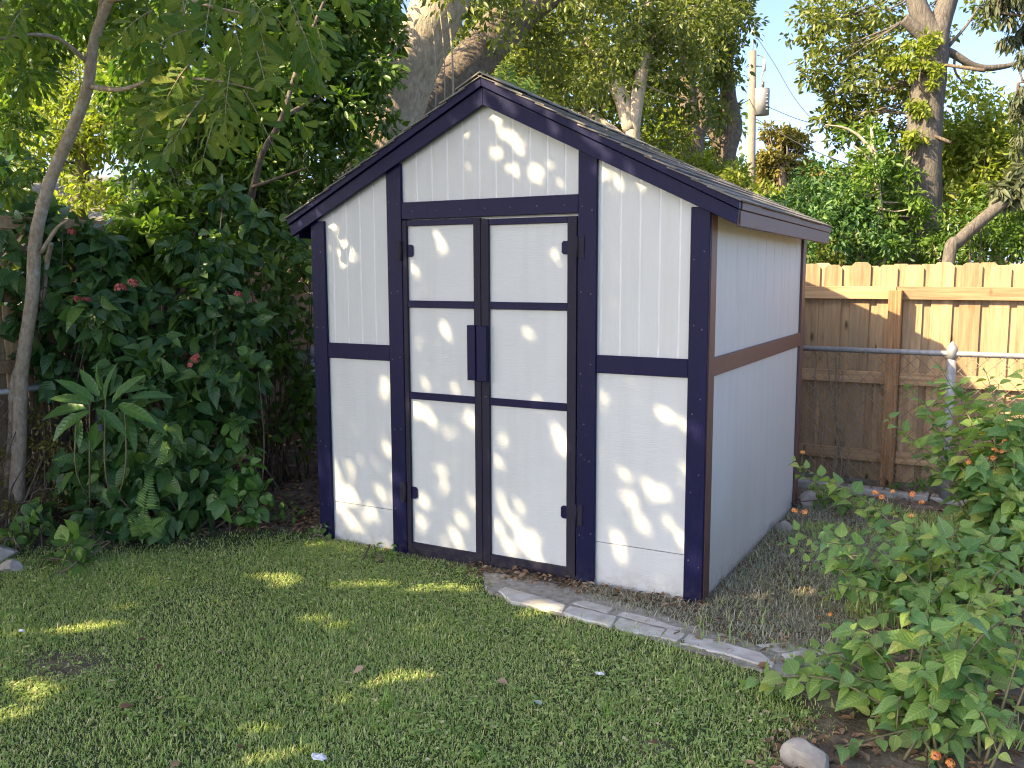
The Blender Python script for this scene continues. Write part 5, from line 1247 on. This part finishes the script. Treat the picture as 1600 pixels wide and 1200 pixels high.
def background():
    # right of the ridge
    tree('pale_tree', 'pale-barked forked tree rising just above the right roof slope', 990, 17,
         [(990, 300), (987, 215), (1000, 130), (1012, 60), (1008, -60)], [.22, .19, .15, .125, .11, .09],
         [(880, 60, 17, 1.1), (940, 110, 17.5, 1.0), (900, 150, 17.5, .8), (1040, 60, 17, .9), (960, 20, 17, 1.1), (1060, 120, 18, .8), (860, 110, 17, .9), (1050, 190, 18, .8), (950, 190, 18.5, .7), (820, 40, 17, .9), (1090, 30, 17.5, .9), (880, -40, 16, 1.2), (1000, -40, 16, 1.2)],
         12500, .125, M['lf_oak'], M['bark_pale'], 201, extra=[([(985, 205), (965, 140), (930, 90), (900, 40), (885, -30)], [.15, .14, .13, .12, .1]), ([(980, 225, 17), (945, 195, 17), (915, 175, 17)], [.12, .09, .06])])
    tree('dark_tree', 'dark twin-trunked tree between the pale fork and the utility pole', 1080, 20,
         [(1080, 320), (1082, 230), (1075, 170), (1072, 110), (1085, 30), (1095, -40)], [.4, .33, .26, .22, .2, .15, .1],
         [(1070, 70, 20, 1.0), (1120, 60, 20, 1.0), (1040, 40, 20, .9), (1090, 0, 20, 1.1), (1105, 200, 21, .6), (1060, 240, 21, .7), (1115, 130, 20.5, .6), (1020, 130, 21, .8)],
         6000, .13, M['lf_oak'], M['bark_dark'], 202, extra=[([(1084, 225), (1098, 180), (1090, 150), (1075, 140)], [.2, .18, .15, .1])])
    tree('dark_tree', 'crooked dark tree standing just left of the utility pole', 1140, 21,
         [(1140, 330), (1132, 250), (1146, 200), (1138, 150), (1134, 80), (1145, 20), (1160, -40)], [.34, .3, .24, .2, .17, .14, .1],
         [(1128, 60, 21, .5), (1150, 5, 21, .4), (1118, 110, 21, .5), (1130, 170, 21.5, .35), (1150, -40, 21, .5), (1115, 20, 21, .7), (1115, 170, 22, .5)],
         4500, .14, M['lf_oak'], M['bark_dark'], 203, extra=[([(1134, 245), (1118, 215), (1112, 190)], [.18, .15, .1])])
    tree('golden_tree', 'sunlit golden-green round tree below the transformer', 1225, 30, [(1225, 330), (1222, 260)], [.25, .2, .1],
         [(1225, 245, 30.5, .9), (1195, 280, 31, .8), (1245, 280, 30.5, .9), (1215, 215, 30.5, .55), (1250, 220, 30.5, .5), (1150, 300, 32, .8)], 8000, .17, M['lf_gold'], M['bark_dark'], 204)
    # the tall grey tree
    tree('tall_grey_tree', 'tall grey ridged trunk with vine standing behind the wooden fence', 1438, 13,
         [(1438, 420), (1440, 330), (1443, 250), (1448, 160), (1455, 90), (1468, 40), (1495, -40)], [.36, .30, .265, .25, .235, .22, .16, .12],
         [(1380, 110, 13.5, .7), (1330, 60, 14, .8), (1300, 110, 14, .6), (1400, 170, 14, .6), (1350, 180, 14, .6), (1290, 30, 14.5, .7), (1310, 170, 14, .4), (1420, 60, 14, .6), (1360, 10, 14, .8), (1390, 230, 14, .4), (1285, 130, 14, .3), (1540, 20, 14, .35), (1330, 210, 14.2, .35)],
         7200, .10, M['lf_oak'], M['bark_grey'], 205, extra=[([(1462, 60), (1440, 25), (1425, -20)], [.17, .14, .12]), ([(1458, 70), (1490, 85), (1520, 102), (1550, 106), (1590, 98), (1640, 70)], [.07, .06, .05, .045, .03, .02]),
          ([(1450, 60), (1425, 40), (1412, 30)], [.11, .09, .08]), ([(1492, 85), (1492, 110), (1505, 130)], [.02, .015, .01]), ([(1480, 75), (1510, 40), (1530, 10)], [.03, .02, .01])], per=16, frac=.3)
    # vine clothing on its trunk
    bushes('climbing_vine', 'yellow-green vine wrapping the upper part of the tall grey trunk', [(1440, 120, 12.75, .22), (1446, 70, 12.75, .2), (1432, 170, 12.75, .18), (1428, 215, 12.75, .15), (1420, 90, 12.8, .2)], 1300, .085, M['lf_sun'], 206, per=8, ground=False)
    # hanging foliage top right
    tree('weeping_tree', 'dark weeping foliage hanging from the upper right corner', 1680, 11, [(1690, 250), (1690, 80), (1660, -20)], [.2, .16, .12, .08],
         [(1595, 5, 11, .26), (1560, 0, 11, .16), (1610, 90, 11, .16), (1600, 150, 11, .12), (1610, 215, 11, .2), (1650, 40, 11, .5), (1650, 160, 11, .4)], 6500, .10, M['moss'], M['bark_dark'], 207, T=T_LANCE, droop=1.9, per=14, frac=.3,
         extra=[([(1680, 60), (1620, 30), (1560, 20)], [.04, .025, .012]), ([(1690, 120), (1640, 120), (1590, 130)], [.03, .02, .01])])
    # leaning trunk
    tree('leaning_tree', 'leaning tan trunk with shaggy fibres above the wooden fence at right', 1470, 11.5, [(1482, 410), (1500, 375), (1545, 335), (1590, 300), (1660, 250)], [.07, .075, .08, .08, .07, .06],
         [(1590, 290, 11.5, .16), (1570, 300, 11.5, .12), (1610, 270, 11.5, .2)], 900, .18, M['moss'], M['bark_grey'], 208, T=T_LANCE, droop=.8)
    tree('thin_tree', 'thin twiggy tree with sparse leaves left of the tall grey trunk', 1375, 12.5, [(1378, 420), (1375, 340), (1368, 260), (1362, 200)], [.07, .06, .05, .04, .02],
         [(1370, 280, 12.5, .35), (1340, 300, 12.5, .3), (1400, 330, 12.5, .35), (1380, 380, 12.3, .35), (1350, 220, 12.6, .3), (1400, 270, 12.6, .3)], 3000, .085, M['lf_vine'], M['bark_pale'], 209,
         extra=[([(1365, 240), (1345, 215), (1320, 200), (1290, 195)], [.03, .02, .015, .008]), ([(1368, 260), (1350, 240), (1330, 225)], [.02, .015, .01])])
    # shrub masses above the fence
    bushes('bushy_shrub', 'dense dark green shrub filling the gap beside the eave', [(1300, 340, 13, .8), (1270, 370, 12.5, .7), (1330, 330, 13.5, .8), (1250, 340, 15, .7), (1290, 310, 14, .5), (1340, 390, 12.5, .6), (1270, 320, 17, .6)], 11000, .085, M['lf_hedge'], 221)
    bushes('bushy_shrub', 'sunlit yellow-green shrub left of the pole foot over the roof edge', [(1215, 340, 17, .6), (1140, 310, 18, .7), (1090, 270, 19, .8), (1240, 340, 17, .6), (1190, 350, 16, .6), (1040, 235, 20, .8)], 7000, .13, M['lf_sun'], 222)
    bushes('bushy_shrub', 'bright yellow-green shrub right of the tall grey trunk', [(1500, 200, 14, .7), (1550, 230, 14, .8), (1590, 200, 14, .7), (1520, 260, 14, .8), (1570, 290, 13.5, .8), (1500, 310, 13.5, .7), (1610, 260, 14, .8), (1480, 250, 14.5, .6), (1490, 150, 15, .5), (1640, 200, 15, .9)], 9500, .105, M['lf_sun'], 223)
    bushes('bushy_shrub', 'leafy shrub poking over the fence top below the leaning trunk', [(1500, 370, 12, .5), (1550, 370, 12, .5), (1600, 360, 12, .55), (1470, 390, 12.5, .4), (1630, 330, 12.5, .7), (1570, 330, 12.8, .5)], 6000, .075, M['lf_privet'], 224)
    bushes('bushy_shrub', 'mid green shrub behind the fence between the eave and the grey trunk', [(1390, 350, 14, .7), (1350, 360, 14, .7), (1400, 290, 14.5, .6), (1420, 390, 14, .6), (1310, 400, 12, .35)], 7000, .08, M['lf_oak'], 225)
    # far wood closing the view
    rng = np.random.default_rng(300)
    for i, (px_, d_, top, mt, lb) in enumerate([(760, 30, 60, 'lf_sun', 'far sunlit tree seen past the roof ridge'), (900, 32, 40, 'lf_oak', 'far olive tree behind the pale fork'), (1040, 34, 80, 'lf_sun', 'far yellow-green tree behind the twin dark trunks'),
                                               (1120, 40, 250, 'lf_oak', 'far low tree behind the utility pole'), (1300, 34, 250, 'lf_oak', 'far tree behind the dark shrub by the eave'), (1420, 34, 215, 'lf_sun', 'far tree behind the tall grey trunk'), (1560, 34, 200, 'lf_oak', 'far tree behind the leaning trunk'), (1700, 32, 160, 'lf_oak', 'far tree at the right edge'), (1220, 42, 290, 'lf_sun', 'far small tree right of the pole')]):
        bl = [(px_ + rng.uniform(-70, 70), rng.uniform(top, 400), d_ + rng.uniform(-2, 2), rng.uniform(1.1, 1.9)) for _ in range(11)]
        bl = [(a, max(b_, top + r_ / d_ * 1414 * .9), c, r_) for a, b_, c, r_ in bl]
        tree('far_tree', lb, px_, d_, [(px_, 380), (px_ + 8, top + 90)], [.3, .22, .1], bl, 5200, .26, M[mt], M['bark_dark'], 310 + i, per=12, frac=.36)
    # left: neighbour's sunlit trees
    for i, (px_, d_, bl, mt, lb) in enumerate([
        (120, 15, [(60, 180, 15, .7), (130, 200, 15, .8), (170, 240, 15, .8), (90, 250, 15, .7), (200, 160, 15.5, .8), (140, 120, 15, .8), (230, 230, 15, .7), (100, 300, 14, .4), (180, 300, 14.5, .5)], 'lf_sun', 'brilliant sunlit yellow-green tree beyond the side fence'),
        (20, 17, [(0, 200, 17, .9), (30, 130, 17, 1.0), (-40, 150, 17, 1.2), (20, 270, 16, .6), (60, 60, 17, 1.0), (-30, 300, 15, .6)], 'lf_oak', 'olive tree beyond the side fence at the left edge'),
        (290, 14, [(270, 250, 14, .8), (320, 220, 14, .8), (300, 300, 13.5, .7), (360, 280, 13.5, .7), (250, 330, 13, .5), (380, 340, 13, .5), (420, 290, 14, .6)], 'lf_privet', 'shaded tree beyond the side fence behind the compound leaves'),
        (450, 15, [(430, 200, 15, 1.0), (500, 160, 15, 1.1), (480, 260, 15, .9), (550, 220, 15, 1.0), (560, 100, 15.5, 1.2), (400, 120, 15.5, 1.1), (620, 150, 15.5, 1.0), (470, 40, 15, 1.4), (600, 20, 15.5, 1.3)], 'lf_oak', 'tall dark tree behind the small-leaved evergreen'),
        (300, 20, [(200, 80, 20, 1.6), (300, 60, 20, 1.7), (100, 40, 20, 1.7), (380, 160, 20, 1.5), (0, 60, 20, 1.8), (250, 160, 20, 1.3)], 'lf_sun', 'tall sunlit tree far beyond the side fence'),
        (700, 22, [(680, 120, 22, 1.6), (740, 80, 22, 1.7), (800, 130, 22, 1.4), (700, 200, 22, 1.4), (600, 220, 22, 1.5)], 'lf_sun', 'sunlit tree glimpsed between the oak trunk and the ridge')]):
        tree('neighbour_tree', lb, px_, d_, [(px_, 380), (px_ + 5, 300), (px_ + 15, 200)], [.2, .17, .14, .08], bl, 6500, .115 * d_ / 15, M[mt], M['bark_dark'], 330 + i)
    bushes('garden_shrub', 'pale sunlit shrub with large leaves growing along the top of the side fence', [(225, 390, 6.75, .24), (180, 385, 6.7, .16), (290, 385, 6.8, .26), (250, 335, 6.9, .2), (130, 385, 6.7, .14), (330, 405, 6.8, .2), (210, 430, 6.6, .16), (100, 400, 6.7, .12), (300, 320, 7, .16)], 1500, .105, M['lf_vine'], 351, T=T_OVATE, per=8)
    bushes('garden_shrub', 'leafy shrub over the side fence by the left roof eave', [(420, 380, 9.0, .3), (450, 360, 9.5, .3), (390, 400, 9, .3), (350, 380, 9.2, .35), (470, 430, 9, .25)], 1500, .12, M['lf_vine'], 352, T=T_OVATE, per=8)
    bushes('garden_shrub', 'dim shrub behind the lattice at the left edge', [(0, 420, 8.5, .3), (40, 450, 8.5, .3), (90, 420, 9, .3), (-30, 350, 8.6, .3)], 900, .12, M['lf_sun'], 353, T=T_OVATE, per=8)

def neighbour_house():
    h = thing('neighbour_house', 'low neighbour house with grey roof glimpsed beyond the side fence', 'house', (-13.5, 9.0, 0))
    def wld(q): return q
    wall = plain('cream_stucco', (0.55, 0.50, 0.42), 0.9, var=(0.48, 0.43, 0.36)); roof = plain('grey_roofing', (0.22, 0.22, 0.23), 0.9, var=(0.14, 0.14, 0.15), sc=20)
    h.rotation_euler = (0, 0, RAD(35))
    MB().box(-6, 6, -3, 3, 0, 2.35).build('wall', wall, h)
    rf = MB().prism([(-3.5, 2.30), (3.5, 2.30), (3.5, 2.42), (0, 3.6), (-3.5, 2.42)], 0, -6.5, 6.5).build('roof', roof, h)
    for x in (-4, -1, 2.2):
        w = MB().box(x, x + 1.2, -3.03, -3.002, 0.95, 2.0).build('window', M['white_bead'], h)
        MB().box(x + .06, x + 1.14, -3.04, -3.031, 1.01, 1.94).build('pane', plain('dark_glass', (0.03, 0.04, 0.045), 0.1), w)
    # teal tarp draped over a frame
    c = P(168, 414, 11.0); t = thing('teal_tarp', 'faded teal tarp stretched flat on a frame beyond the side fence', 'tarp', (c[0], c[1], 0)); t.rotation_euler = (0, 0, RAD(30))
    teal = plain('teal_canvas', (0.10, 0.36, 0.36), 0.7, var=(0.20, 0.46, 0.44), sc=6)
    V = []; F = []; nx, ny = 9, 6
    for j in range(ny):
        for i in range(nx):
            x, y = (i / (nx - 1) - .5) * 1.0, (j / (ny - 1) - .5) * 1.4; V.append((x, y, c[2] - .02 + .05 * math.cos(x * 3) * math.cos(y * 2) - .04 * (abs(y) > .65)))
    for j in range(ny - 1):
        for i in range(nx - 1): a = j * nx + i; F += [(a, a + 1, a + nx + 1), (a, a + nx + 1, a + nx)]
    o = link('canvas', tri_mesh('canvas', V, F, None, True, teal), t); sm = o.modifiers.new('thick', 'SOLIDIFY'); sm.thickness = .012
    for sx in (-.45, .45):
        for sy in (-.62, .62): MB().tube([(sx, sy, 0), (sx, sy, c[2] - .03)], .018, 8).build('leg', M['galv'], t)

def pole_and_wires():
    D = 29.0; b = P(1173, 430, D); t = thing('utility_pole', 'wooden utility pole carrying a grey transformer above the roof', 'utility pole', (b[0], b[1], 0))
    tp = P(1176, 80, D); bb = np.array(t.location)
    wood = bark_mat('weathered_pole_wood', [(0.12, 0.10, 0.075), (0.20, 0.172, 0.135), (0.27, 0.24, 0.195)], scale=(12, 12, .6), bstr=.5)
    MB().tube([np.array([0, 0, -.3]), tp - bb], [.16, .115], 14).build('pole', wood, t)
    off = RT * .42
    def col(px0, py0, py1, r, nm, mt, par=t, n=16, dx=0.0):
        a, c = P(px0, py0, D - dx) - bb, P(px0, py1, D - dx) - bb; a[:2] = c[:2]
        return MB().tube([c, c + (a - c) * .96, a], [r, r, r * .75], n).build(nm, mt, par)
    grey = plain('grey_enamel', (0.24, 0.24, 0.235), 0.5, var=(0.19, 0.19, 0.185))
    tr = col(1190, 141, 180, .235, 'transformer', grey)
    col(1190, 139, 143, .25, 'lid', grey, tr)
    for k in range(5):
        p = P(1199.5, 147 + k * 6, D - .2) - bb
        MB().box(p[0] - .03, p[0] + .03, p[1] - .12, p[1] + .12, p[2] - .015, p[2] + .015).build('cooling_fin', grey, tr)
    col(1192, 128, 139, .045, 'bushing', plain('brown_porcelain', (0.10, 0.06, 0.05), 0.3), tr, 8)
    fc = col(1194, 93, 111, .055, 'fuse_cutout', M['white_bead'], t, 8); col(1176, 64, 82, .02, 'pin', M['galv'], t, 6); col(1177, 48, 53, .09, 'insulator', M['white_bead'], t, 8)
    MB().tube([P(1178, 104, D) - bb, P(1193, 103, D) - bb], .025, 6).build('bracket', M['galv'], t)
    MB().tube(spline([P(1194, 111, D) - bb, P(1190, 122, D) - bb, P(1192, 130, D) - bb], 5), .018, 5).build('jumper_wire', M['vine'], t)
    MB().tube(spline([P(1183, 86, D) - bb, P(1190, 88, D) - bb, P(1194, 93, D) - bb], 5), .016, 5).build('jumper_wire', M['vine'], t)
    MB().box(*(lambda p: (p[0] - .1, p[0] + .1, p[1] - .1, p[1] + .1, p[2] - .12, p[2] + .12))(P(1184, 160, D) - bb)).build('mount', M['galv'], t)
    wm = plain('black_cable', (0.035, 0.035, 0.035), 0.6)
    W = [('black cable falling across the treetops to the roof edge', [(700, 60, 24), (800, 125, 25), (900, 172, 26), (1020, 222, 27), (1172, 288, 29)], .020),
         ('thin wire dropping right from the pole top across the blue gap', [(1177, 50, 29), (1210, 100, 28), (1250, 165, 27), (1330, 250, 26)], .012),
         ('cable sagging right from the transformer towards the grey trunk', [(1195, 165, 29), (1260, 190, 27), (1340, 200, 24), (1460, 230, 20), (1640, 240, 15)], .013),
         ('service cable running right behind the grey trunk', [(1180, 185, 29), (1250, 225, 26), (1330, 258, 22), (1480, 300, 17), (1640, 340, 14)], .013),
         ('pale guy line rising left from behind the roof', [(1020, 232, 24), (1080, 205, 25), (1172, 155, 29)], .014)]
    for l, pts, r in W:
        a = np.array([P(*q) for q in pts]); o = MB().tube(spline(a, 8), r, 5).build('power_line', wm); tag(o, l, 'cable', 'overhead cables')

for fn in (shade_tree, oak_tree, slender_tree, understory, hedge, lantana, background, neighbour_house, pole_and_wires): fn()
